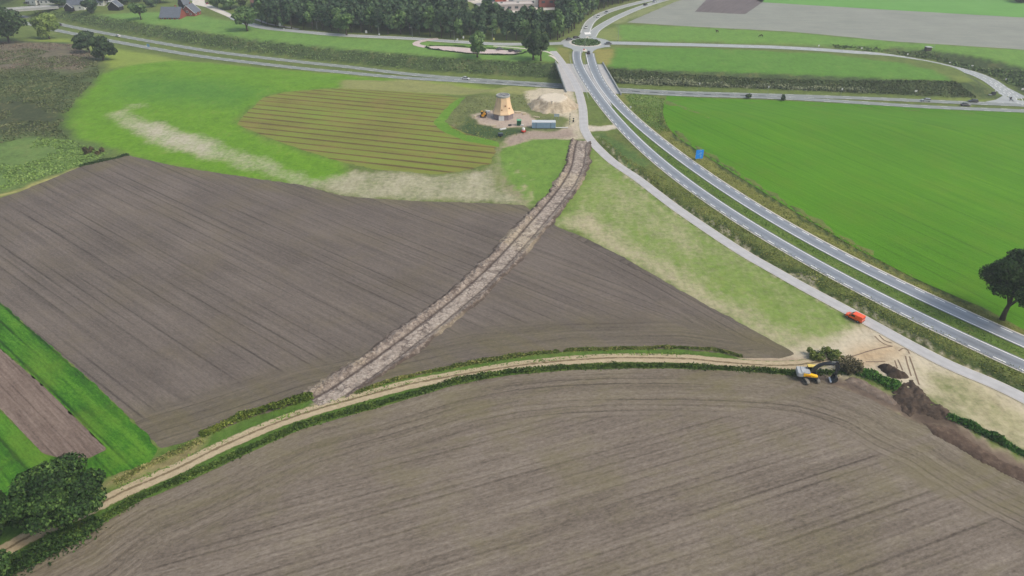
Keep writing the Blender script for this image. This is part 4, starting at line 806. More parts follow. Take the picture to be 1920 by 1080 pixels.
row('reed_hedge', Gp([(1606, 697), (1630, 704), (1655, 715), (1682, 727)]), 3.0, 1.6, 330, .24, m_reed, 425, 'green overgrown hedge stub between the scrub and the soil heap', 'hedge')
row('scrub_row', Gp([(150, 312), (180, 305), (215, 297), (240, 291)]), 1.6, 1.0, 60, .35, m_dkl, 427, 'dark narrow hedge along the heath beside the field corner', 'hedge')
bush('scrub_bush', G(176, 286), 7.5, 3.0, 1.4, 900, .45, m_red, 429, 'reddish brown scrub on the heath near the field corner')
for i, (x, y, h_, lab) in enumerate([(1402, 184.5, 2.6, 'small round dark bush beside the main road, the one nearer the bridge'), (1465, 188.5, 3.2, 'small round dark bush beside the main road, the taller one farther from the bridge')]): bush('round_bush', G(x, y), 1.3, 1.3, h_, 260, .35, m_dkl, 431 + i, lab)
# scrub on the cutting slope and the slip road bank
def scrub(name, pxs, n, hgt, leaf, mat, seed, label, cond):
    rs = np.random.RandomState(seed); P = Gp(pxs); lo, hi = P.min(0), P.max(0); X = rs.uniform(lo[0], hi[0], n * 8); Y = rs.uniform(lo[1], hi[1], n * 8); k = inside(X, Y, P) & cond(X, Y); X, Y = X[k][:n], Y[k][:n]; m = len(X)
    am = np.clip(fbm(X * .12, Y * .12, seed) * 2 - .45, .05, 1.3); Q = np.c_[X, Y, H(X, Y) + rs.uniform(.05, 1, m) * hgt * am]; Nn = rs.normal(size=(m, 3)); Nn[:, 2] = np.abs(Nn[:, 2]) + .2; Nn /= np.linalg.norm(Nn, axis=1)[:, None]; V, F = leaf_quads(Q, Nn, leaf, rs)
    return tag(link(name, mesh(name, V, F, dict(tone=.3 + .5 * fbm(X * .15, Y * .15, seed + 3) + rs.uniform(-.15, .15, m))), mat), label, 'undergrowth', kind='stuff')
slope = lambda x, y: (H(x, y) < -.4) & (H(x, y) > -5.7)
scrub('bank_scrub', [(-60, 5), (100, 22), (190, 30), (330, 53), (480, 76), (640, 95), (760, 103), (880, 112), (1000, 117), (1042, 118), (1050, 155), (1033, 158), (873, 147), (760, 138), (640, 125), (480, 105), (330, 84), (200, 62), (100, 44), (-60, 14)], 17000, 1.0, .5, m_bankl, 441, 'dark green scrub on the slope of the road cutting', slope)
scrub('bank_scrub', [(1138, 130), (1280, 139), (1613, 151), (1790, 152), (1850, 190), (1733, 191), (1600, 184), (1447, 176), (1280, 170), (1165, 165)], 10000, .5, .4, lm('bank_scrub_dark', (48, 58, 34), (66, 78, 46), (84, 94, 58), .6), 443, 'olive green scrub on the slope below the loop field', slope)
scrub('bank_reeds', [(1150, 150), (1300, 155), (1500, 165), (1630, 172), (1630, 181), (1500, 177), (1400, 176), (1280, 167), (1170, 164)], 4200, 2.6, .42, lm('reeds', (72, 80, 58), (104, 110, 84), (136, 138, 112), .8), 445, 'grey green reeds at the foot of the cutting slope', lambda x, y: (H(x, y) < -3.2) & (H(x, y) > -5.95) & (fbm(x * .05, y * .3, 5) > .38))
scrub('bank_scrub', [(1560, 84), (1620, 88), (1747, 97), (1920, 132), (2100, 165), (2100, 205), (1920, 166), (1850, 139), (1747, 112), (1647, 98), (1570, 92)], 3600, 1.2, .6, m_bankl, 447, 'dark bushes along the outer bank of the slip road', lambda x, y: H(x, y) < .1)
scrub('verge_scrub', [(1170, 180), (1246, 184), (1243, 217), (1256, 245), (1235, 250), (1200, 220)], 2600, .5, .3, m_tuftg, 449, 'weedy green growth beside the bright field near the bridge', lambda x, y: H(x, y) > -8)
tufts('ditch_grass', Gp([(1108, 262), (1130, 258), (1180, 300), (1313, 368), (1453, 457), (1600, 540), (1755, 616), (1935, 700), (1935, 742), (1800, 683), (1640, 600), (1520, 535), (1380, 455), (1195, 330)]), 9.0, .16, m_tuft, 451, 'rough tussocky grass of the ditch between cycle path and road')
tufts('median_grass', Gp([(1205, 258), (1250, 302), (1373, 388), (1580, 508), (1813, 624), (1925, 670), (1925, 661), (1780, 594), (1613, 512), (1433, 415), (1280, 313), (1180, 236)]), 6.0, .15, m_tuftg, 453, 'short rough grass on the strip between the carriageways')
tufts('verge_grass', Gp([(1165, 190), (1230, 248), (1290, 297), (1420, 383), (1573, 466), (1768, 563), (1925, 640), (1925, 622), (1713, 524), (1433, 364), (1280, 267), (1246, 232), (1243, 205)]), 7.0, .14, m_tuft, 455, 'rough straw-coloured verge grass beside the bright field')
tufts('track_grass', Gp([(215, 915), (333, 865), (400, 832), (500, 790), (600, 757), (723, 725), (907, 686), (1140, 662), (1300, 662), (1300, 667), (1140, 667), (907, 690), (723, 732), (600, 768), (500, 797), (400, 840), (333, 872), (225, 922)]), 9.0, .22, m_tuftg, 457, 'short green grass along the farm track')
m_heath = lm('heath_leaves', (44, 54, 34), (76, 88, 54), (124, 122, 88), .6)
scrub('heath_growth', [(-60, 100), (60, 92), (180, 112), (187, 140), (143, 187), (110, 240), (133, 262), (60, 255), (-60, 285)], 15000, .75, .42, m_heath, 463, 'rough dark olive heath growth', lambda x, y: fbm(x * .07, y * .07, 8) > .40)
scrub('heath_growth', [(-60, 84), (67, 79), (140, 84), (185, 112), (150, 132), (60, 128), (-60, 138)], 4200, .5, .4, lm('heather', (70, 60, 56), (106, 94, 84), (136, 126, 108), .62), 465, 'faded brownish heather at the top of the heath', lambda x, y: fbm(x * .09, y * .09, 18) > .40)
scrub('heath_growth', [(-60, 285), (60, 258), (133, 264), (205, 288), (150, 311), (0, 358), (-60, 380)], 4200, .4, .38, lm('heath_grass', (70, 92, 44), (96, 122, 60), (128, 146, 84), .62), 467, 'rough green grass in the lower heath corner', lambda x, y: fbm(x * .07, y * .07, 28) > .46)
tufts('mill_grass', Gp([(868, 182), (1000, 178), (1000, 205), (900, 205), (890, 225), (935, 245), (1000, 250), (950, 258), (935, 264), (870, 262), (838, 230), (850, 205)]), 1.3, .20, m_tuft, 461, 'rank grass around the mill yard')

# ================================================================== OBJECTS
print('objects')
m_black = plain('black_rubber', S(34, 34, 36), .85, .2, .15, 4); m_glass = plain('dark_glass', S(28, 34, 40, .7), .12, .6, .03, 1); m_steel = plain('galvanised_steel', S(160, 166, 168), .5, .4, .08, 3, .3); m_dksteel = plain('dark_steel', S(52, 56, 60), .5, .4, .2, 4)
m_white = plain('white_paint', S(232, 234, 234), .4, .4, .04, 2); m_red = plain('red_paint', S(196, 62, 44), .5, .4, .08, 3); m_lamp = plain('lamp_glass', S(225, 225, 220), .25, .5, .03, 3); m_tail = plain('tail_lamp', S(150, 24, 20), .3, .5, .05, 3)
m_wood_ = plain('pale_timber', S(206, 194, 166), .85, .2, .15, 3)

# ---- the unfinished mill
mc = G(943.5, 226.5); mb = Vector((mc.x, mc.y + 4.5, 0)); mill = empty('windmill_tower', mb); tag(mill, 'unfinished tapering windmill tower, tan boarded shell on a grey brick base, no cap or sails', 'windmill')
t = NT('mill_boarding'); p_ = t.pos(); n_ = t.noise(.8, 5, .6, p_); sz = t.node('ShaderNodeSeparateXYZ'); t.l.new(p_, sz.inputs[0])
bd = t.math('FRACT', t.math('MULTIPLY', sz.outputs[2], 3.2)); ln = t.maprange(bd, 0, .16, .90, 1.0)
vc = t.node('ShaderNodeCombineColor'); [t.put(vc.inputs[k], t.math('MULTIPLY', ln, t.math('ADD', .85, t.math('MULTIPLY', n_, .3)))) for k in range(3)]
t.color(t.mix(1.0, S(230, 200, 164, .88), vc.outputs[0], 'MULTIPLY')); m_bd = t.m
t = NT('grey_brick'); bk = t.node('ShaderNodeTexBrick'); bk.inputs['Color1'].default_value = S(150, 136, 140); bk.inputs['Color2'].default_value = S(128, 116, 122); bk.inputs['Mortar'].default_value = S(178, 172, 172); bk.inputs['Scale'].default_value = 2.6
ms = t.node('ShaderNodeVectorMath', operation='MULTIPLY'); t.l.new(t.pos(), ms.inputs[0]); ms.inputs[1].default_value = (1, 1, 1); cx = t.node('ShaderNodeSeparateXYZ'); t.l.new(ms.outputs[0], cx.inputs[0])
t.l.new(t.comb(t.math('ADD', cx.outputs[0], cx.outputs[1]), cx.outputs[2]), bk.inputs['Vector']); t.color(bk.outputs[0]); m_brick = t.m
ph = math.pi / 8 + math.pi / 2 + .12
MB().lathe([(4.55, -.2), (4.55, 2.5)], 8, ph=ph).build('brick_base', m_brick, mill, .03)
MB().lathe([(4.95, 2.35), (4.9, 2.55), (4.35, 3.5), (3.95, 4.6), (3.6, 6.0), (3.25, 7.6), (2.92, 9.5)], 8, ph=ph, caps=False).build('tower_shell', m_bd, mill)
cr = MB().lathe([(2.98, 9.3), (3.0, 10.0), (2.6, 10.03), (2.58, 9.3)], 24, caps=False).build('curb_ring', m_par, mill)
MB().lathe([(2.59, 9.4), (2.59, 9.75)], 24).build('loft_floor', plain('loft_timber', S(150, 148, 148)), mill)  # even grey floor inside the ring
for k in range(6): a = k * math.pi / 3; MB().box((1.3 * math.cos(a), 1.3 * math.sin(a), 9.85), (2.5, .18, .2), a).build('roof_beam', m_steel, mill)
dr = MB().box((-.75, -4.36, 1.05), (2.3, .16, 2.15)).build('door', m_white, mill, .02); MB().box((-.75, -4.45, 1.05), (.05, .03, 2.1)).build('door_seam', m_steel, dr)
for x, y, z in ((-.55, -3.84, 4.5), (.95, -3.5, 6.1), (2.55, -2.74, 4.9)):
    w = MB().box((x, y + .12, z), (.5, .5, .55), 0 if x < 2 else .75).build('window', plain('window_frame', S(172, 124, 84)), mill, .03); MB().box((x + (.02 if x < 2 else .18), y - .14 + (.02 if x > 2 else 0), z), (.26, .06, .3), 0 if x < 2 else .75).build('pane', plain('shutter_brown', S(112, 82, 58)), w)

# ---- things about the mill yard
c_ = G(1019.5, 241.5); ct = empty('site_container', (c_.x, c_.y + 1.5, .08), -.01); tag(ct, 'long blue-grey site container with a pale flat roof in front of the sand mound', 'container')
m_cont = plain('container_blue', S(142, 170, 194, .9), .5, .3, .10, .8)
b = MB().box((0, 0, 1.35), (9.9, 3.0, 2.4))
for k in range(32): b.box((-4.75 + k * .305, -1.52, 1.35), (.14, .07, 2.2))
b.build('body', m_cont, ct); MB().box((0, 0, 2.62), (10.0, 3.1, .14)).build('roof', plain('container_roof', S(212, 218, 222), .4, .4, .05), ct, .03)
for x in (-3.2, 2.9): MB().box((x, -1.58, 1.35), (.12, .06, 2.4)).build('corner_post', m_dksteel, ct)
for x in (-4.5, 4.5): MB().box((x, 0, .07), (.5, 2.8, .15)).build('skid', m_dksteel, ct)
for p, q in (((4.95, -1.2, .35), (10.2, -1.0, .3)),): MB().bar(p, q, .2).build('drawbar', m_white, ct)
c_ = G(973, 236); g = empty('site_toilet', (c_.x, c_.y + .8, .08), .05); tag(g, 'small dark green site cabin with light green roof beside the mill', 'cabin')
MB().box((0, 0, 1.05), (1.8, 1.7, 2.1)).build('cabin', plain('dark_green_paint', S(28, 98, 66), .5), g, .03); MB().box((0, 0, 2.2), (1.95, 1.85, .18)).build('roof', plain('light_green_paint', S(118, 196, 150), .5), g, .04); MB().box((0, -.87, 1.0), (.8, .05, 1.8)).build('door', plain('mid_green_paint', S(22, 84, 58), .5), g)
c_ = G(981.5, 249.5); g = empty('red_trailer', (c_.x, c_.y + .9, .08), .2); tag(g, 'small red trailer carrying a white tank on the dirt track', 'trailer')
MB().box((0, 0, .62), (1.8, 1.6, .5)).build('bed', m_red, g, .04); MB().prism([(-.5, -.8), (.5, -.8), (0, -1.9)], .42, .55, 'z').build('drawbar', m_red, g); MB().lathe([(.62, .87), (.68, 1.0), (.68, 1.75), (.4, 1.9), (.15, 1.95)], 12).build('tank', m_white, g)
for s in (-1, 1): MB().bar((s * .95, 0, .3), (s * .78, 0, .3), .3, n=12).build('wheel', m_black, g)
c_ = G(938.5, 257); g = empty('dark_trailer', (c_.x, c_.y + .8, .08), .1); tag(g, 'small dark blue-grey covered trailer in the grass below the mill yard', 'trailer')
MB().box((0, 0, .8), (2.0, 1.5, .9)).build('body', plain('dark_blue_paint', S(48, 62, 74)), g, .1); MB().box((0, 0, 1.3), (1.7, 1.2, .12)).build('lid', plain('grey_cover', S(98, 112, 122)), g, .04); MB().bar((1.0, 0, .45), (2.0, 0, .45), .06).build('drawbar', m_dksteel, g)
for s in (-1, 1): MB().bar((0, s * .85, .3), (0, s * .68, .3), .3, n=12).build('wheel', m_black, g)
def planks(px, L_, w, rz, mat, label, name='plank_stack', n=3, h_=.14):
    c = G(*px); g = empty(name, (c.x, c.y, .08), rz); tag(g, label, 'planks')
    for k in range(n): MB().box((0, rnd.uniform(-.05, .05), h_ * (k + .5)), (L_ * rnd.uniform(.92, 1), w, h_ * .92), rnd.uniform(-.02, .02)).build('layer', mat, g)
planks((943, 243), 3.0, .9, .55, m_white, 'white board stack lying slantwise on the grass below the mill'); planks((926, 237), 2.2, .7, .12, m_wood_, 'pale board stack at the lower edge of the mill yard'); planks((915, 210.5), 2.0, 1.0, .1, m_white, 'white boards beside the yellow telehandler', n=4)
planks((971, 212), 2.8, 1.0, .05, m_wood_, 'pale timber stack just behind the mill, the larger of two', n=4); planks((983, 214.5), 1.5, .9, .1, m_wood_, 'short pale timber stack behind the mill, the smaller of two', n=4); planks((977, 235.8), 2.4, .5, -.15, m_white, 'white boards at the foot of the green cabin'); planks((956, 236), 1.4, .5, .2, m_dksteel, 'dark low pile at the yard edge left of the green cabin', n=3, h_=.2)
planks((895, 217), 4.5, 1.0, .9, m_wood_, 'long pale boards laid out beside the yellow telehandler', n=2)
planks((1006, 220), 3.0, .7, -.5, m_wood_, 'pale boards on the sandy ground behind the container', n=2)
# telehandler seen from its end
c_ = G(906.5, 221); th = empty('telehandler', (c_.x, c_.y + 1.5, .05), R(82)); tag(th, 'yellow and black telehandler parked beside the mill', 'telehandler')
m_yel = plain('machine_yellow', S(236, 172, 34), .45, .4, .08, 3)
MB().box((0, 0, .95), (3.6, 1.3, .7)).build('chassis', m_yel, th, .06); cb = MB().loft([[(-.7, .2, 1.2), (-.7, 1.05, 1.2), (-.7, 1.05, 2.4), (-.7, .3, 2.4)], [(.75, .2, 1.2), (.75, 1.05, 1.2), (.35, 1.0, 2.4), (.35, .3, 2.4)]]).build('cab', m_glass, th); MB().box((-.15, .64, 2.45), (1.2, .85, .12)).build('cab_roof', m_yel, cb, .03)
MB().box((-.4, -.75, 1.35), (1.5, .6, .6)).build('engine_cover', m_yel, th, .08); MB().bar((-1.8, -.2, 2.0), (2.6, -.2, 1.5), .2, .16, 8).build('boom', m_yel, th); MB().box((2.75, -.2, .9), (.15, 1.3, 1.1)).build('fork_carriage', m_dksteel, th)
for x in (-1.2, 1.2):
    for s in (-1, 1): w = MB().bar((x, s * 1.15, .58), (x, s * .72, .58), .58, n=16).build('wheel', m_black, th); MB().bar((x, s * 1.17, .58), (x, s * 1.1, .58), .26, n=12).build('rim', m_yel, w)

# ---- posts, lamps and signs
def lamp(px, topy, label, arm=0.0, name='street_lamp', r=.09, mat=None, hmin=None):
    b = G(*px); h_ = rise(b, topy); e = empty(name, b); tag(e, label, 'lamp post', 'lamp posts by the roads')
    MB().bar((0, 0, 0), (0, 0, h_), r * 1.3, r * .8, 8).build('pole', mat or m_steel, e); MB().lathe([(r * 2, 0), (r * 2, .4)], 8).build('base', m_dksteel, e)
    a = arm if arm else 1.0; k = MB().bar((0, 0, h_), (a * 1.3, 0, h_ + .12), .06, .05, 6).build('arm', mat or m_steel, e); MB().box((a * 1.5, 0, h_ + .08), (.8, .3, .16)).build('lantern', m_steel, k, .03)
for px, ty, lab, a in (((773.5, 71), 52, 'street lamp by the parking entrance on the village road', -1), ((711, 66.5), 49, 'street lamp on the village road west of the parking entrance', -1), ((595, 57), 41, 'street lamp on the village road against the middle of the wood', 1), ((1090.5, 54), 25, 'tall street lamp with its arm over the far double road, nearer the roundabout', 1.6), ((1113.5, 33), 15, 'street lamp at the bend of the far double road beside the wood', 1),
        ((1158.5, 77), 49, 'pale street lamp at the slip road arm of the roundabout', -1), ((1024, 66), 50, 'street lamp rising behind the dark clump by the bridge', 1), ((923, 79), 56, 'street lamp behind the slim parking tree', 1), ((852, 78), 57, 'street lamp on the village road above the parking place', -1), ((1096.5, 87), 71, 'lamp mast in front of the planted roundabout island', 1), ((1097.5, 125), 106, 'thin lamp mast on the verge between the carriageways at the bridge', 1)): lamp(px, ty, lab, a)
b = G(1034.5, 208); e = empty('site_mast', b); tag(e, 'dark mast standing before the sand mound', 'mast'); h_ = rise(b, 190.5); MB().bar((0, 0, 0), (0, 0, h_), .14, .11, 8).build('pole', m_dksteel, e); MB().box((0, 0, .2), (1.6, 1.2, .5)).build('ballast', plain('concrete_block', S(190, 196, 198)), e, .05); MB().box((0, 0, h_), (.5, .3, .3)).build('lamp_head', m_dksteel, e, .05)
b = G(1043.5, 224); e = empty('info_board', b); tag(e, 'pale grey information board on two legs beside the container', 'sign'); [MB().bar((s * .9, 0, 0), (s * .9, 0, 2.2), .07).build('leg', m_steel, e) for s in (-1, 1)]; MB().box((0, -.1, 1.9), (2.3, .08, 1.3)).build('board', plain('board_grey', S(172, 188, 196)), e, .01)
b = G(1068, 234.5); e = empty('barrier_post', b); h_ = rise(b, 213); tag(e, 'tall grey post with dark bands beside the cycle path', 'post'); MB().bar((0, 0, 0), (0, 0, h_), .10, .08).build('pole', m_steel, e); [MB().bar((0, 0, h_ * k), (0, 0, h_ * k + .35), .16, .16).build('band', m_dksteel, e) for k in (.28, .5, .72, .93)]
b = G(1075, 229.5); e = empty('litter_bin', b); tag(e, 'small dark post-mounted litter bin beside the cycle path', 'bin'); MB().bar((0, 0, 0), (0, 0, 1.9), .06).build('post', m_dksteel, e); MB().lathe([(.35, .3), (.42, 1.0)], 12).build('bucket', m_dksteel, e); MB().box((0, 0, 1.75), (.7, .1, .35)).build('plate', m_dksteel, e)
# blue direction sign
bl = G(1310, 301); e = empty('direction_sign', bl, R(8)); tag(e, 'large blue direction sign with white route lines on two posts in the verge', 'sign')
zb, zt = rise(bl, 297.3), rise(bl, 281); sw = wid(bl, 14.6, 2)
MB().box((0, 0, (zb + zt) / 2), (sw, .12, zt - zb)).build('panel', plain('sign_blue', S(24, 140, 236, 1.0), .4, .4, .03), e, .02)
for x in (-.8, .8): MB().bar((x, .15, 0), (x, .15, zt), .07).build('post', m_steel, e)
zm = (zb + zt) / 2; gl = MB()
for x, z, w_, h_ in ((-.55, zm + .05, .9, .13), (.35, zm - .1, .16, 2.2), (.35, zm + .35, .9, .16), (.62, zm + .62, .5, .14), (.55, zm - .45, .7, .14), (.6, zm - .8, .6, .13), (.58, zm - 1.1, .7, .13), (.25, zt - .25, .8, .12)): gl.box((x * sw / 3.2, -.08, z), (w_, .04, h_))
gl.build('route_lines', plain('sign_white', S(150, 206, 246), .4), e)
def post_sign(px, topy, label, w_=.7, h_=.7, mat=None, name='road_sign', col=None):
    b = G(*px); H_ = max(1.0, rise(b, topy)); e = empty(name, b); tag(e, label, 'road sign', 'small road signs'); MB().bar((0, 0, 0), (0, 0, H_), .05).build('post', m_steel, e); MB().box((0, -.07, H_ - h_ / 2), (w_, .05, h_)).build('plate', mat or m_white, e, .01)
for i, (px, ty, lab, w_, h_) in enumerate([((1534, 92), 84, 'white sign by the slip road, first from the roundabout', .8, .8), ((1614, 97), 89, 'white sign by the slip road, second from the roundabout', 1.0, .7), ((1699, 112), 100, 'white sign on a tall post in the inner verge of the slip road', .8, .9), ((1780, 121), 116, 'low white sign on the outer verge where the slip road bends', 1.2, .7), ((1822, 127), 122, 'white plate among the bushes on the outer slip road bank', 1.2, .6), ((1885, 152), 147, 'low pale sign half hidden in the outer bank bushes', .8, .8), ((1916, 171), 165, 'pale yellow sign by the junction at the picture edge', 1.4, 1.0),
        ((1310, 170), 155, 'white sign before the cutting slope, first from the bridge', .6, .8), ((1439, 176), 161, 'white sign before the cutting slope among the reeds', .6, .9), ((1576, 180), 165, 'white sign before the cutting slope at the far end of the reeds', .7, .9), ((1714, 182), 169, 'tilted white sign on the bare end of the cutting slope', 1.2, .8), ((1864, 178), 168, 'white chevron sign at the corner of the junction', .8, .8), ((926, 78), 71, 'yellow-white sign at the foot of a lamp behind the parking place', .9, 1.2), ((858, 80), 72, 'white sign on the village road above the parking place', 1.0, 1.4), ((869, 75), 68, 'white sign across the village road from the parking', .9, 1.2),
        ((711.5, 67.5), 63, 'low white sign beside the village road lamp', .9, .7), ((687, 63), 57, 'pale notice board at the edge of the wood', 1.2, 1.6), ((545, 53), 49.5, 'low white post sign at the wood corner, farther one', .7, .9), ((533, 57.5), 53, 'low white post sign at the wood corner, nearer one', .7, .9), ((280, 93), 82, 'blue sign beside the main road in the cutting', 1.6, 1.8), ((1107, 82.5), 81, 'white board sign on the planted roundabout island, larger', 2.2, 1.1), ((1076.5, 82), 79.5, 'white board sign on the planted roundabout island, smaller', .9, 1.0), ((1095, 94.5), 91.3, 'red and white sign on the traffic island before the roundabout', .8, .8), ((1182, 204), 199, 'white marker among the weeds beside the right carriageway', .7, .8)]):
    post_sign(px, ty, lab, w_, h_, {19: plain('pale_blue_sign', S(120, 160, 200)), 12: plain('yellow_sign', S(220, 222, 130)), 22: m_red}.get(i))
b = G(526, 57); e = empty('signpost', b); tag(e, 'tall grey signpost with a pale plate at the wood corner', 'road sign'); MB().bar((0, 0, 0), (0, 0, rise(b, 40)), .12).build('post', m_steel, e); MB().box((.2, -.15, 3.6), (1.5, .06, 1.5)).build('plate', m_steel, e)
b = G(1893, 190); e = empty('signpost', b); tag(e, 'dark upright signpost on the junction island at the picture edge', 'road sign'); MB().bar((0, 0, 0), (0, 0, 2.2), .14).build('post', m_dksteel, e); MB().box((0, -.1, 1.7), (.9, .1, 1.1)).build('plate', m_dksteel, e)
b = G(1862, 178); e = empty('switch_box', b); tag(e, 'dark roadside switch box with pale lid at the junction corner', 'box'); MB().box((0, 0, .8), (2.0, 1.0, 1.5)).build('cabinet', m_dksteel, e, .05); MB().box((-1.6, -.2, .2), (1.4, 1.0, .3)).build('plinth', m_par, e)
# roundabout island planting and guard rails
rs_ = np.random.RandomState(3); nl = 1500; rr = 8.6 * np.sqrt(rs_.uniform(0, 1, nl)); aa = rs_.uniform(0, 6.28, nl); x = RC[0] + rr * np.cos(aa); y = RC[1] + rr * np.sin(aa); z = .1 + (1 - (rr / 9) ** 2) * .8 + rs_.uniform(0, .5, nl) * (fbm(x * .4, y * .4, 2) > .45); Nn = rs_.normal(size=(nl, 3)); Nn[:, 2] = abs(Nn[:, 2]) + .3; Nn /= np.linalg.norm(Nn, axis=1)[:, None]; V, F = leaf_quads(np.c_[x, y, z], Nn, .55, rs_)
tag(link('roundabout_planting', mesh('roundabout_planting', V, F, dict(tone=.45 + rs_.uniform(-.25, .25, nl))), m_mid), 'low dark shrubs covering the round traffic island', 'shrubs', kind='stuff')
def rail(name, pxs, label, h_=.75, mat=None, posts=2.5, r=.07, base=.1):
    P = resample(catmull(np.array([U(*q) for q in pxs]), 2), step=posts); m = MB(); m.tube([(*p, base + h_) for p in P], [r] * len(P), 5); e = empty(name, (0, 0, 0)); tag(e, label, 'guard rail'); m.build('rail_beam', mat or m_steel, e); k = MB()
    [k.bar((*p, base), (*p, base + h_), r * .8, n=5) for p in P]; k.build('post', mat or m_steel, e)
rail('guard_rail', [(1068.5, 104), (1069.5, 118), (1076, 132), (1084, 147), (1094, 163), (1099, 174), (1103, 186)], 'long curved guard rail between the cycle path and the carriageway on the bridge', mat=plain('rail_pale_green', S(176, 190, 180)))
rail('guard_rail', [(1105.5, 122), (1107, 135), (1112, 150)], 'short guard rail in the middle of the bridge between the carriageways')
# hedge round the parking place
row('parking_hedge', Gp([(799, 89), (806, 92), (827, 95), (877, 100.5), (927, 103), (962, 103.2), (980, 100.5), (986, 98)]), 1.1, .7, 60, .35, m_dkl, 471, 'low dark hedge along the near edge of the pink parking place', 'hedge')
row('parking_hedge', Gp([(806, 85.8), (843, 86), (888, 89.5), (927, 91.5), (962, 94)]), 1.0, .7, 50, .35, m_mid, 473, 'low green hedge along the far edge of the pink parking place', 'hedge')
# ---- horses
def horse(px, rz, label, graze):
    b = G(*px); e = empty('horse', b, rz); tag(e, label, 'horse', 'horses in the pasture'); me = bpy.data.meshes.new('body'); hd = (1.55, 0, .35) if graze else (1.5, 0, 2.0); nk = (1.15, 0, .95) if graze else (1.1, 0, 1.75)
    V = [(0, 0, 1.25), (-.65, 0, 1.3), (.6, 0, 1.3), nk, hd, (hd[0] + .35, 0, hd[2] - .3), (-.75, .18, .85), (-.85, .18, .45), (-.78, .18, .05), (-.75, -.18, .85), (-.85, -.18, .45), (-.6, -.18, .05), (.62, .16, .8), (.64, .16, .42), (.62, .16, .05), (.62, -.16, .8), (.7, -.16, .42), (.75, -.16, .05), (-.95, 0, 1.1), (-1.0, 0, .5)]
    E_ = [(0, 1), (0, 2), (2, 3), (3, 4), (4, 5), (1, 6), (6, 7), (7, 8), (1, 9), (9, 10), (10, 11), (2, 12), (12, 13), (13, 14), (2, 15), (15, 16), (16, 17), (1, 18), (18, 19)]; me.from_pydata(V, E_, []); o = link('body', me, plain('horse_coat', S(58, 46, 40)), e)
    md_ = o.modifiers.new('skin', 'SKIN'); rad = [.36, .36, .33, .2, .15, .09, .17, .09, .07, .17, .09, .07, .14, .08, .07, .14, .08, .07, .07, .05]
    for i, r_ in enumerate(rad): me.skin_vertices[0].data[i].radius = (r_, r_)
    me.skin_vertices[0].data[0].use_root = True; o.modifiers.new('sub', 'SUBSURF').levels = 1; o.modifiers['sub'].render_levels = 1
horse((1344.5, 61.5), R(200), 'dark horse standing in the far pasture, the one nearer the roundabout', False); horse((1427, 69.5), R(170), 'dark horse grazing in the far pasture, farther from the roundabout', True)
b = G(1741, 96); e = empty('field_shelter', b); tag(e, 'small dark open field shelter with pale roof at the pasture corner', 'shelter'); MB().box((0, 1.2, 1.0), (3.2, 2.4, 2.0)).build('wall', plain('dark_boards', S(84, 80, 78)), e); MB().box((.2, 1.2, 2.15), (3.6, 2.9, .2), 0, .05).build('roof', plain('pale_sheet', S(190, 196, 196)), e); MB().bar((2.6, 0, 0), (2.6, 0, 4.2), .1).build('post', m_steel, e)

# ---- cars
def ringyz(x, w, z0, z1, c): return [(x, -w, z0 + c), (x, -w + c, z0), (x, w - c, z0), (x, w, z0 + c), (x, w, z1 - c), (x, w - c, z1), (x, -w + c, z1), (x, -w, z1 - c)]
def make_car(paint, label, L_=4.4, wgn=0.0):
    e = empty('parked_car', (0, 0, 0)); tag(e, label, 'car'); k = L_ / 4.4
    MB().loft([ringyz(x * k, w, z0, z1, .09) for x, w, z0, z1 in ((-2.18, .72, .42, .80), (-2.05, .86, .28, .92), (-1.2, .89, .24, .94), (.6, .89, .24, .93), (1.3, .88, .24, .88), (2.0, .82, .28, .74), (2.18, .66, .40, .62))]).build('body', paint, e, sm=False)
    tb = -1.95 - .05 * wgn if wgn else -1.75; tt = -1.70 if wgn else -1.05
    g = MB().loft([[(tb * k, -.78, .92), (tb * k, .78, .92), (tt * k, .6, 1.43), (tt * k, -.6, 1.43)], [(-.2, -.80, .93), (-.2, .80, .93), (-.2, .63, 1.49), (-.2, -.63, 1.49)], [(1.18 * k, -.78, .90), (1.18 * k, .78, .90), (.42 * k, .6, 1.43), (.42 * k, -.6, 1.43)]]).build('windows', m_glass, e)
    MB().loft([[((tt - .02) * k, -.6, 1.435), ((tt - .02) * k, .6, 1.435), ((tt - .02) * k, .56, 1.47), ((tt - .02) * k, -.56, 1.47)], [(-.2, -.64, 1.495), (-.2, .64, 1.495), (-.2, .58, 1.535), (-.2, -.58, 1.535)], [(.44 * k, -.6, 1.435), (.44 * k, .6, 1.435), (.44 * k, .56, 1.47), (.44 * k, -.56, 1.47)]]).build('roof', paint, e)
    for x in (-1.32 * k, 1.36 * k):
        for s in (-1, 1): w = MB().bar((x, s * .92, .32), (x, s * .70, .32), .32, n=14).build('wheel', m_black, e); MB().bar((x, s * .935, .32), (x, s * .9, .32), .18, n=10).build('rim', m_steel, w)
    for s in (-1, 1): MB().box((2.08 * k, s * .58, .64), (.16, .34, .14)).build('headlight', m_lamp, e, .02); MB().box((-2.13 * k, s * .66, .78), (.12, .2, .2)).build('tail_light', m_tail, e, .02); MB().box((.75 * k, s * .97, .98), (.16, .16, .12)).build('mirror', paint, e, .02)
    return e
PA = {k: plain('car_' + k, S(*c), .3, .5, .03, 2, .0, .5) for k, c in dict(white=(226, 230, 232), silver=(176, 184, 190), black=(38, 40, 44), grey=(92, 98, 104), blue=(62, 82, 110), red=(150, 52, 46)).items()}
cars = {}
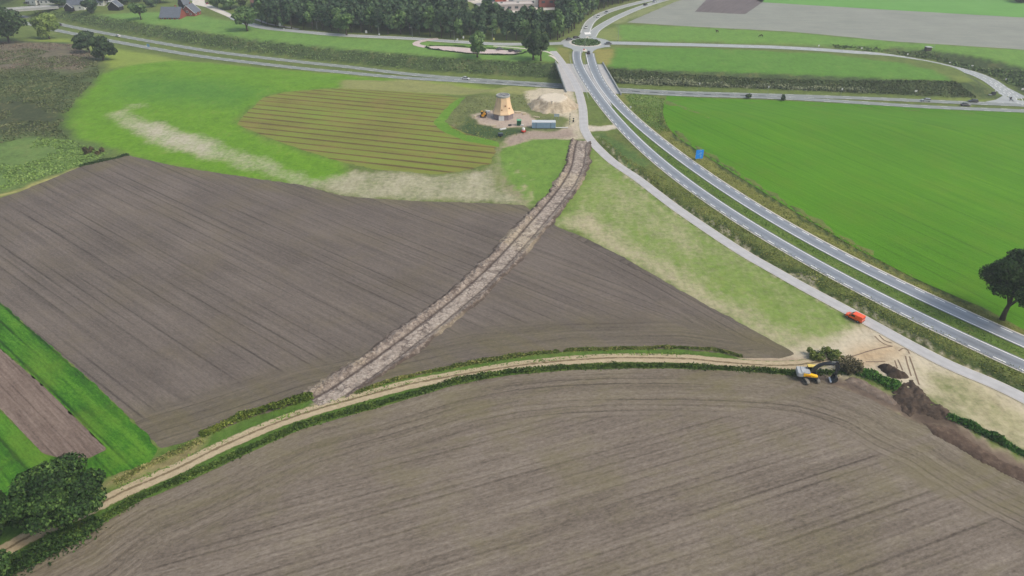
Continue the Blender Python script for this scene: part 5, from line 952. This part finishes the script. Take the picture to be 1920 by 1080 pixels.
for i, (a, b, col, wg, lab) in enumerate([((228, 71), (216, 67), 'white', 1, 'white car alone on the sunken main road near the pair of dark heath trees'), ((118, 50), (106, 46), 'black', 0, 'dark car on the main road partly behind the yellowish tree'), ((48, 17.3), (58, 16.6), 'black', 0, 'dark car crossing the small village bridge'), ((866, 148.5), (880, 150), 'white', 0, 'white car on the main road below the wood, beyond the mill'),
        ((1062, 76.5), (1072, 74.6), 'grey', 0, 'grey car waiting at the roundabout, behind another dark car'), ((1076, 73), (1085, 71.5), 'black', 1, 'black car entering the roundabout from the village road'), ((1145, 83.5), (1134, 83.9), 'grey', 0, 'grey car leaving the roundabout towards the slip road'), ((1103, 103), (1103.5, 98.5), 'black', 0, 'dark car driving up to the roundabout from the bridge'),
        ((1100, 51.5), (1098, 54.5), 'white', 1, 'white car in the queue nearest the zebra crossing'), ((1124, 31), (1119.5, 34.5), 'white', 0, 'pale car on the far double road, second from the roundabout'), ((1139, 23.5), (1134.5, 26), 'silver', 0, 'silver car on the far double road, third from the roundabout'), ((1207, 11.3), (1213, 9), 'black', 1, 'dark car on the outgoing far road'), ((1224, 5.3), (1230, 3.3), 'silver', 0, 'silver car ahead on the outgoing far road by the grey field'), ((1243, 1), (1248, -1), 'black', 0, 'dark car at the top edge of the far road'),
        ((933, 94.5), (941, 93.5), 'grey', 0, 'dark grey car parked alone on the pink parking place'), ((956, 97.5), (963, 96), 'black', 1, 'black car parked at the narrow end of the parking place'), ((968, 98.6), (975, 97.4), 'grey', 0, 'grey car parked at the tip of the parking place beside the black car'),
        ((1745, 190.7), (1726, 189.8), 'silver', 1, 'silver car on the right-hand main road, alone before two dark cars'), ((1800, 198.6), (1819, 199.3), 'black', 0, 'black car on the near lane of the main road, lower of two dark cars'), ((1833, 192.5), (1815, 191.6), 'black', 1, 'black estate car on the far lane of the main road, upper of two dark cars'), ((388, 9), (390, 6), 'red', 0, 'small red car on the village street beside the brick gable house')]):
    p, q = G(*a), G(*b); rz = math.atan2(q.y - p.y, q.x - p.x); key = (col, wg)
    if key not in cars: cars[key] = make_car(PA[col], lab, 4.5, wg); c = cars[key]
    else: c = copy_tree(cars[key])
    m_ = (p + q) / 2; zz_ = float(H(m_.x, m_.y)); c.location = (m_.x, m_.y, max(zz_, .0 if i == 7 else zz_) + .13); c.rotation_euler = (0, 0, rz); c['label'] = lab
    if 14 <= i <= 16: c['group'] = 'cars in the parking place'
    elif i == 2: c.location.z = .3

# ---- orange van
vp, vq = G(1611.5, 603.5), G(1591, 594); VN = empty('orange_van', (*((vp + vq) / 2).xy, .06), math.atan2(vq.y - vp.y, vq.x - vp.x)); tag(VN, 'bright orange delivery van parked half on the grass beside the cycle path', 'van')
m_or = plain('orange_paint', S(255, 92, 28, .92), .32, .5, .04, 2, 0, .6)
MB().loft([ringyz(x, w, z0, z1, .12) for x, w, z0, z1 in ((-2.2, .82, .40, 1.72), (-2.12, .88, .30, 1.82), (-.6, .89, .28, 1.86), (.35, .88, .28, 1.82), (.72, .87, .28, 1.42), (1.25, .86, .28, 1.06), (1.95, .80, .30, .92), (2.2, .66, .42, .76))]).build('body', m_or, VN, .0)
MB().prism([(-.80, -.0), (.80, 0), (.68, .80), (-.68, .80)], -.03, .03, 'y').build('windscreen', m_glass, VN); o = VN.children[-1]; o.rotation_euler = (R(-47), 0, R(90)); o.location = (1.10, 0, 1.15)
for s in (-1, 1):
    MB().prism([(-.35, 1.12), (.85, 1.12), (.42, 1.62), (-.35, 1.66)], s * .885, s * .915).build('side_window', m_glass, VN); dd = MB().box((-1.1, s * .90, .98), (1.2, .03, 1.35)).build('side_door', m_or, VN, .01); MB().box((-.75, s * .93, 1.0), (.18, .04, .05)).build('handle', m_black, dd)
    MB().box((.95, s * 1.0, 1.12), (.16, .2, .2)).build('mirror', m_black, VN, .03); MB().box((2.08, s * .6, .78), (.2, .3, .18)).build('headlight', m_lamp, VN, .03); MB().box((-2.2, s * .78, 1.15), (.08, .14, .5)).build('tail_light', m_tail, VN, .02)
    MB().box((-.2, s * .905, .42), (3.6, .03, .14)).build('sill_strip', m_black, VN)
    for x in (-1.35, 1.4): w = MB().bar((x, s * .92, .32), (x, s * .68, .32), .33, n=18).build('wheel', m_black, VN); MB().bar((x, s * .94, .32), (x, s * .9, .32), .19, n=12).build('rim', m_steel, w)
for s in (-1, 1): rd = MB().box((-2.225, s * .41, 1.08), (.03, .78, 1.25)).build('rear_door', m_or, VN, .01); MB().box((-2.245, s * .41, 1.42), (.03, .56, .36)).build('rear_window', m_glass, rd)
MB().box((-2.22, 0, .42), (.12, 1.7, .2)).build('bumper', m_black, VN, .03); MB().box((2.16, 0, .46), (.14, 1.4, .18)).build('bumper', m_black, VN, .03)

# ---- excavator
hd, tk = R(-10), R(-79)
ec = Vector((65.7, 122.0, 0)); EX = empty('excavator', (ec.x, ec.y, .06), hd); tag(EX, 'yellow and black tracked excavator at the field edge, boom raised over the hedge', 'excavator')
m_exy = plain('excavator_yellow', S(255, 200, 36, .9), .45, .4, .08, 2); m_exg = plain('excavator_grey', S(52, 58, 66), .5, .4, .12, 3); m_exw = plain('excavator_pale', S(188, 192, 194), .45, .4, .06, 3); m_trk = plain('muddy_track', S(134, 130, 122), .9, .2, .25, 5)
ra = tk - hd; ca_, sa_ = math.cos(ra), math.sin(ra)
for s in (-1, 1):
    N2 = 10; st_ = [(1.75 + .46 * math.sin(math.pi * k / N2), .48 + .46 * math.cos(math.pi * k / N2)) for k in range(N2 + 1)] + [(-1.75 - .46 * math.sin(math.pi * k / N2), .48 - .46 * math.cos(math.pi * k / N2)) for k in range(N2 + 1)]
    tr_ = MB().prism(st_, s * 1.25 - .32, s * 1.25 + .32); [tr_.box((-1.75 + k * .25, s * 1.25, .955), (.1, .64, .05)) for k in range(15)]; o = tr_.build('track', m_trk, EX); o.rotation_euler = (0, 0, ra)
    o2 = MB().box((0, s * 1.25, .48), (3.3, .66, .4)).build('track_frame', m_exg, o)
u_ = MB().box((0, 0, .7), (2.4, 2.0, .5)).build('undercarriage', m_exg, EX, .05); u_.rotation_euler = (0, 0, ra); MB().bar((0, 0, .9), (0, 0, 1.15), .7, n=20).build('slew_ring', m_dksteel, EX)
MB().box((-.25, 0, 1.25), (3.9, 2.7, .22)).build('deck', m_exg, EX, .03)
for s in (-1, 1):
    pn = MB().prism([(-1.5, 1.38), (1.55, 1.38), (1.55, 1.72), (.3, 2.0), (-1.5, 2.15)] if s < 0 else [(-1.5, 1.38), (-.4, 1.38), (-.4, 2.0), (-1.5, 2.15)], s * 1.30, s * .55).build('side_panel', m_exy, EX, .05); MB().box((-.5, s * 1.315, 1.62), (1.1, .03, .26)).build('vent', plain('grille', S(196, 116, 28)), pn)
MB().box((-1.0, 0, 2.22), (1.9, 2.3, .24)).build('engine_cover', m_exw, EX, .08); MB().prism([(-2.75, -1.2), (-2.45, -1.34), (-1.5, -1.34), (-1.5, 1.34), (-2.45, 1.34), (-2.75, 1.2)], 1.2, 2.2, 'z').build('counterweight', m_exw, EX, .1); MB().box((-2.1, 0, 1.14), (1.2, 2.6, .3)).build('counterweight_skirt', m_exg, EX, .05)  # pale cover and counterweight: sky reflection on top put into the paint colour
MB().bar((-.7, .6, 2.3), (-.7, .6, 2.75), .08).build('exhaust', m_dksteel, EX)
cb = MB().loft([[(-.45, .35, 1.36), (-.45, 1.32, 1.36), (-.45, 1.28, 2.9), (-.45, .4, 2.9)], [(1.45, .35, 1.36), (1.45, 1.32, 1.36), (1.15, 1.28, 2.9), (1.15, .4, 2.9)]]).build('cab', m_glass, EX, .04); MB().box((.33, .84, 2.97), (1.75, 1.0, .14)).build('cab_roof', plain('cab_yellow', S(240, 214, 110), .4), cb, .04)
for x in (-.42, .42, 1.3): MB().bar((x, 1.32, 1.4), (x - (.25 if x > 1 else 0), 1.29, 2.92), .045).build('cab_pillar', m_exg, cb)
for s in (-1.32, 1.3): MB().tube([(-1.5, s, 2.2), (-1.5, s, 2.95), (-.5, s, 2.95), (-.5, s, 2.2)] if s < 0 else [(-2.3, s, 2.2), (-2.3, s, 2.7), (-1.3, s, 2.7), (-1.3, s, 2.2)], [.025] * 4, 5).build('hand_rail', m_dksteel, EX)
# work tools: boom swung slightly beyond the house heading
bm_ = MB(); B = [(.1, 1.75), (.75, 3.0), (1.55, 3.95), (2.4, 4.45), (5.1, 4.75)]; wdt = [.45, .62, .68, .56, .36]
bm_.loft([[(x - nx_ * w / 2, -.27, z - nz_ * w / 2), (x - nx_ * w / 2, .27, z - nz_ * w / 2), (x + nx_ * w / 2, .27, z + nz_ * w / 2), (x + nx_ * w / 2, -.27, z + nz_ * w / 2)] for (x, z), w, (nx_, nz_) in zip(B, wdt, ((-.85, .5), (-.8, .6), (-.65, .76), (-.35, .94), (-.1, 1)))])
bo = bm_.build('boom', m_exg, EX, .03)
for s in (-1, 1): MB().bar((.95, s * .42, 1.45), (1.5, s * .42, 2.7), .11).bar((1.5, s * .42, 2.7), (1.85, s * .38, 3.55), .06).build('boom_cylinder', m_dksteel, bo)
MB().bar((2.0, 0, 4.75), (3.9, 0, 5.2), .12).build('stick_cylinder', m_dksteel, bo); MB().bar((3.9, 0, 5.2), (4.9, 0, 5.25), .07).build('cylinder_rod', m_exw, bo)
stk = MB().loft([[(x - w / 2, -.2, z), (x + w / 2, -.2, z), (x + w / 2, .2, z), (x - w / 2, .2, z)] for x, z, w in ((4.95, 5.4, .45), (5.15, 4.7, .75), (5.3, 3.6, .6), (5.45, 1.9, .36))]).build('stick', m_dksteel, EX, .03)
MB().bar((5.6, 0, 4.7), (5.85, 0, 2.9), .10).bar((5.85, 0, 2.9), (5.75, 0, 2.0), .06).build('bucket_cylinder', m_exg, stk)
bk_ = MB(); pr = [(5.35, 1.85), (5.75, 1.75), (5.95, 1.1), (5.7, .45), (5.1, .15), (4.75, .3)]
bk_.prism(pr + [(5.05, .45), (5.5, .75), (5.65, 1.1), (5.45, 1.5)], -.9, .9); [bk_.prism(pr, s * .9 - .03, s * .9 + .03) for s in (-1, 1)]
bk = bk_.build('bucket', m_dksteel, EX); MB().box((4.62, 0, .32), (.34, 1.86, .07), 0, -.5).build('cutting_edge', m_white, bk)

# ---- houses and works
m_wall = plain('white_render', S(214, 216, 212), .8, .2, .06, .6); m_rb = plain('red_brick', S(150, 84, 74), .85, .2, .2, 2); m_slate = plain('slate_roof', S(104, 112, 124), .7, .3, .15, .9); m_drk = plain('black_boards', S(44, 44, 50), .8, .2, .15, 2); m_tile = plain('brown_tiles', S(112, 84, 76), .8, .2, .15, 1.5); m_pane = plain('window_pane', S(70, 84, 96), .15, .6, .05)
def house(name, px, w, d, eave, ridge, rz, wall, roof, label, cat='house', trim=None, chim=True, win=2, ov=.35, gable=None):
    b = G(*px) if isinstance(px, tuple) else px; e = empty(name, (b.x, b.y, 0), rz); tag(e, label, cat)
    MB().prism([(-d / 2, -.3), (d / 2, -.3), (d / 2, eave), (0, ridge - .12), (-d / 2, eave)], -w / 2, w / 2, 'x').build('wall', wall, e); r = MB(); k = (ridge - eave) / (d / 2); o_ = d / 2 + ov
    for s in (-1, 1): r.add([(x, s * y, ridge - k * y + dz) for x in (-w / 2 - ov, w / 2 + ov) for y, dz in ((0, 0), (o_, 0), (o_, .16), (0, .16))], [(0, 1, 2, 3), (4, 7, 6, 5), (0, 4, 5, 1), (1, 5, 6, 2), (2, 6, 7, 3), (3, 7, 4, 0)])
    rf = r.build('roof', roof, e)
    if chim: MB().box((w * .2, .3, ridge + .4), (.7, .6, 1.4)).build('chimney', m_rb, rf)
    if trim:
        for s in (-1, 1):
            for x in (-1, 1): MB().bar((x * (w / 2 + ov + .03), 0, ridge + .1), (x * (w / 2 + ov + .03), s * o_, ridge - k * o_ + .1), .13, n=4).build('barge_board', trim, rf)
    for i in range(win):
        x = -w / 2 + w * (i + .5) / win; f = MB().box((x, -d / 2 - .03, min(1.6, eave * .55)), (1.5, .1, 1.3)).build('window', m_white, e); MB().box((x, -d / 2 - .09, min(1.6, eave * .55)), (1.25, .04, 1.05)).build('pane', m_pane, f)
    gd = gable if gable else 0
    for x in ([-1, 1] if gd == 2 else [gd] if gd else []):
        for y, z in ((-d * .22, 1.5), (d * .22, 1.5), (0, eave + .6)): f = MB().box((x * (w / 2 + .03), y, z), (.1, 1.4, 1.3)).build('window', m_white, e); MB().box((x * (w / 2 + .09), y, z), (.04, 1.1, 1.0)).build('pane', m_pane, f)
    return e
house('farmhouse', (326, 33), 13.5, 12, 1.4, 7.0, R(-2), m_rb, m_slate, 'large low farmhouse with a broad slate grey roof reaching almost to the ground', trim=m_slate, win=4)
house('brick_house', (359, 28), 9, 10, 2.4, 7.0, R(84), m_rb, m_slate, 'red brick gabled house with white window frames next to the big farmhouse', trim=m_white, gable=-1)
house('outbuilding', (347, 14), 6, 6, 3, 8.5, R(60), m_drk, m_slate, 'small steep slate-roofed outbuilding between the farmhouse and brick house', 'outbuilding', win=0, chim=False)
house('barn', (134, 21), 5.5, 6, 2.2, 5.0, R(86), m_drk, m_slate, 'small black gabled barn with white trim near the grey house', 'barn', m_white, False, 0)
house('barn', (218, 18.5), 5.5, 8.5, 2.6, 6.2, R(84), m_drk, m_slate, 'black gabled barn with broad white barge boards at the pasture edge', 'barn', m_white, False, 0)
MB(); house('grey_house', (148, 17), 11, 8, 4, 9, R(5), m_wall, m_slate, 'pale house with a grey slate roof behind the small black barn')
house('white_house', (68, 7), 9, 9, 3.6, 8.2, R(75), m_wall, m_slate, 'white gabled house by the village bridge, the one farther left', gable=-1)
house('white_house', (92, 6), 10, 8, 3.2, 7, R(8), m_wall, m_slate, 'white low house beside the white gabled house', win=3)
house('brick_house', (484, 14), 9, 8, 3.5, 8, R(20), m_rb, m_tile, 'red brick house half hidden at the corner of the wood', gable=1)
house('long_shed', (187, 10), 8, 6, 2.6, 4.6, R(4), m_wall, m_slate, 'pale low shed among the village garden trees', 'shed', chim=False)
def works(px, w, d, h_, rz, wall, roof, label, par=None):
    b = G(*px); e = empty('works_building', (b.x, b.y, 0), rz); tag(e, label, 'building'); MB().box((0, d / 2, h_ / 2 - .2), (w, d, h_ + .4)).build('wall', wall, e); r = MB().box((0, d / 2, h_ + .12), (w - .5, d - .5, .2)).build('roof', roof, e)
    for s in (0, 1): MB().box((0, s * d, h_ + .2), (w + .2, .3, .5)).build('parapet', par or wall, r)
    for s in (-1, 1): MB().box((s * w / 2, d / 2, h_ + .2), (.3, d, .5)).build('parapet', par or wall, r)
    n_ = int(w / 5)
    for k in range(n_): f = MB().box((-w / 2 + (k + .5) * w / n_, -.04, h_ * .55), (2.6, .1, 1.5)).build('window', m_dksteel, e); MB().box((-w / 2 + (k + .5) * w / n_, -.1, h_ * .55), (2.3, .04, 1.2)).build('pane', m_pane, f)
    for k in range(2): MB().box((-w * .25 + k * w * .4, d * .6, h_ + .7), (1.6, 1.4, .9)).build('roof_unit', m_steel, r)
m_wr = plain('white_roof', S(228, 230, 230), .7, .3, .04, .3); m_pr = plain('pale_roof', S(196, 186, 184), .8, .3, .06, .3); m_gl = plain('dark_cladding', S(76, 84, 104), .5, .4, .1, .4)
works((962, 20), 30, 11, 4.0, R(8), m_pr, plain('tan_roof', S(206, 198, 190), .8), 'long low works building with a pale tan roof in front of the white-roofed one'); works((1005, 13), 34, 22, 6.2, R(9), m_wall, m_wr, 'large works building with a bright white flat roof')
works((1026, 14), 12, 9, 7.0, R(10), m_rb, m_pr, 'red brick works building at the end of the white roof'); works((936, 4), 11, 9, 8.5, R(6), plain('orange_brick', S(196, 104, 84), .8), m_pr, 'orange brick corner block among the works'); works((917, 11), 9, 8, 8.5, R(5), m_gl, m_pr, 'dark glazed tower-like block at the left of the works'); works((872, 2), 16, 8, 5, R(3), m_wall, m_wr, 'white-roofed building over the wood, apart from the other works')
sheet('works_yard', Gp([(850, 8), (880, 3), (910, 17), (930, 24), (960, 24), (1040, 18), (1050, 0), (860, -8)]), m_pale, 2, 6, 0, extra=ux)
# village street, yard and small bridge
sheet('village_street', Gp([(360, 8), (362, -8), (384, -8), (384, 6), (405, 14), (420, 22), (437, 30), (428, 32), (404, 22), (384, 13)]), m_pale, 5, 5, 0, extra=ux)
vb = empty('village_bridge', (0, 0, 0)); tag(vb, 'small pale road bridge over the sunken main road at the upper left', 'bridge'); a, b = U(-30, 22), U(110, 12); d = b - a; c = (a + b) / 2; an_ = math.atan2(d[1], d[0]); L_ = float(np.hypot(*d))
MB().box((c[0], c[1], -.35), (L_, 8.5, 1.0), an_).build('deck', m_conc, vb)
for s in (-1, 1): w = MB().box((c[0] - math.sin(an_) * s * 4.2, c[1] + math.cos(an_) * s * 4.2, .55), (L_, .3, .9), an_).build('parapet', m_par, vb)
MB().box((c[0] - 12, c[1], -3.4), (.8, 8, 5.4), an_).build('pier', m_par, vb)
ribbon('village_road', catmull(np.array([U(100, 12.5), U(128, 11), U(165, 8), U(220, 0), U(260, -10)]), 4), -2.8, 2.8, m_conc, 4)
SC.render.engine = 'CYCLES'
SC.cycles.max_bounces = 6; SC.cycles.volume_bounces = 0; SC.cycles.transparent_max_bounces = 4; SC.cycles.use_denoising = True
print('done')
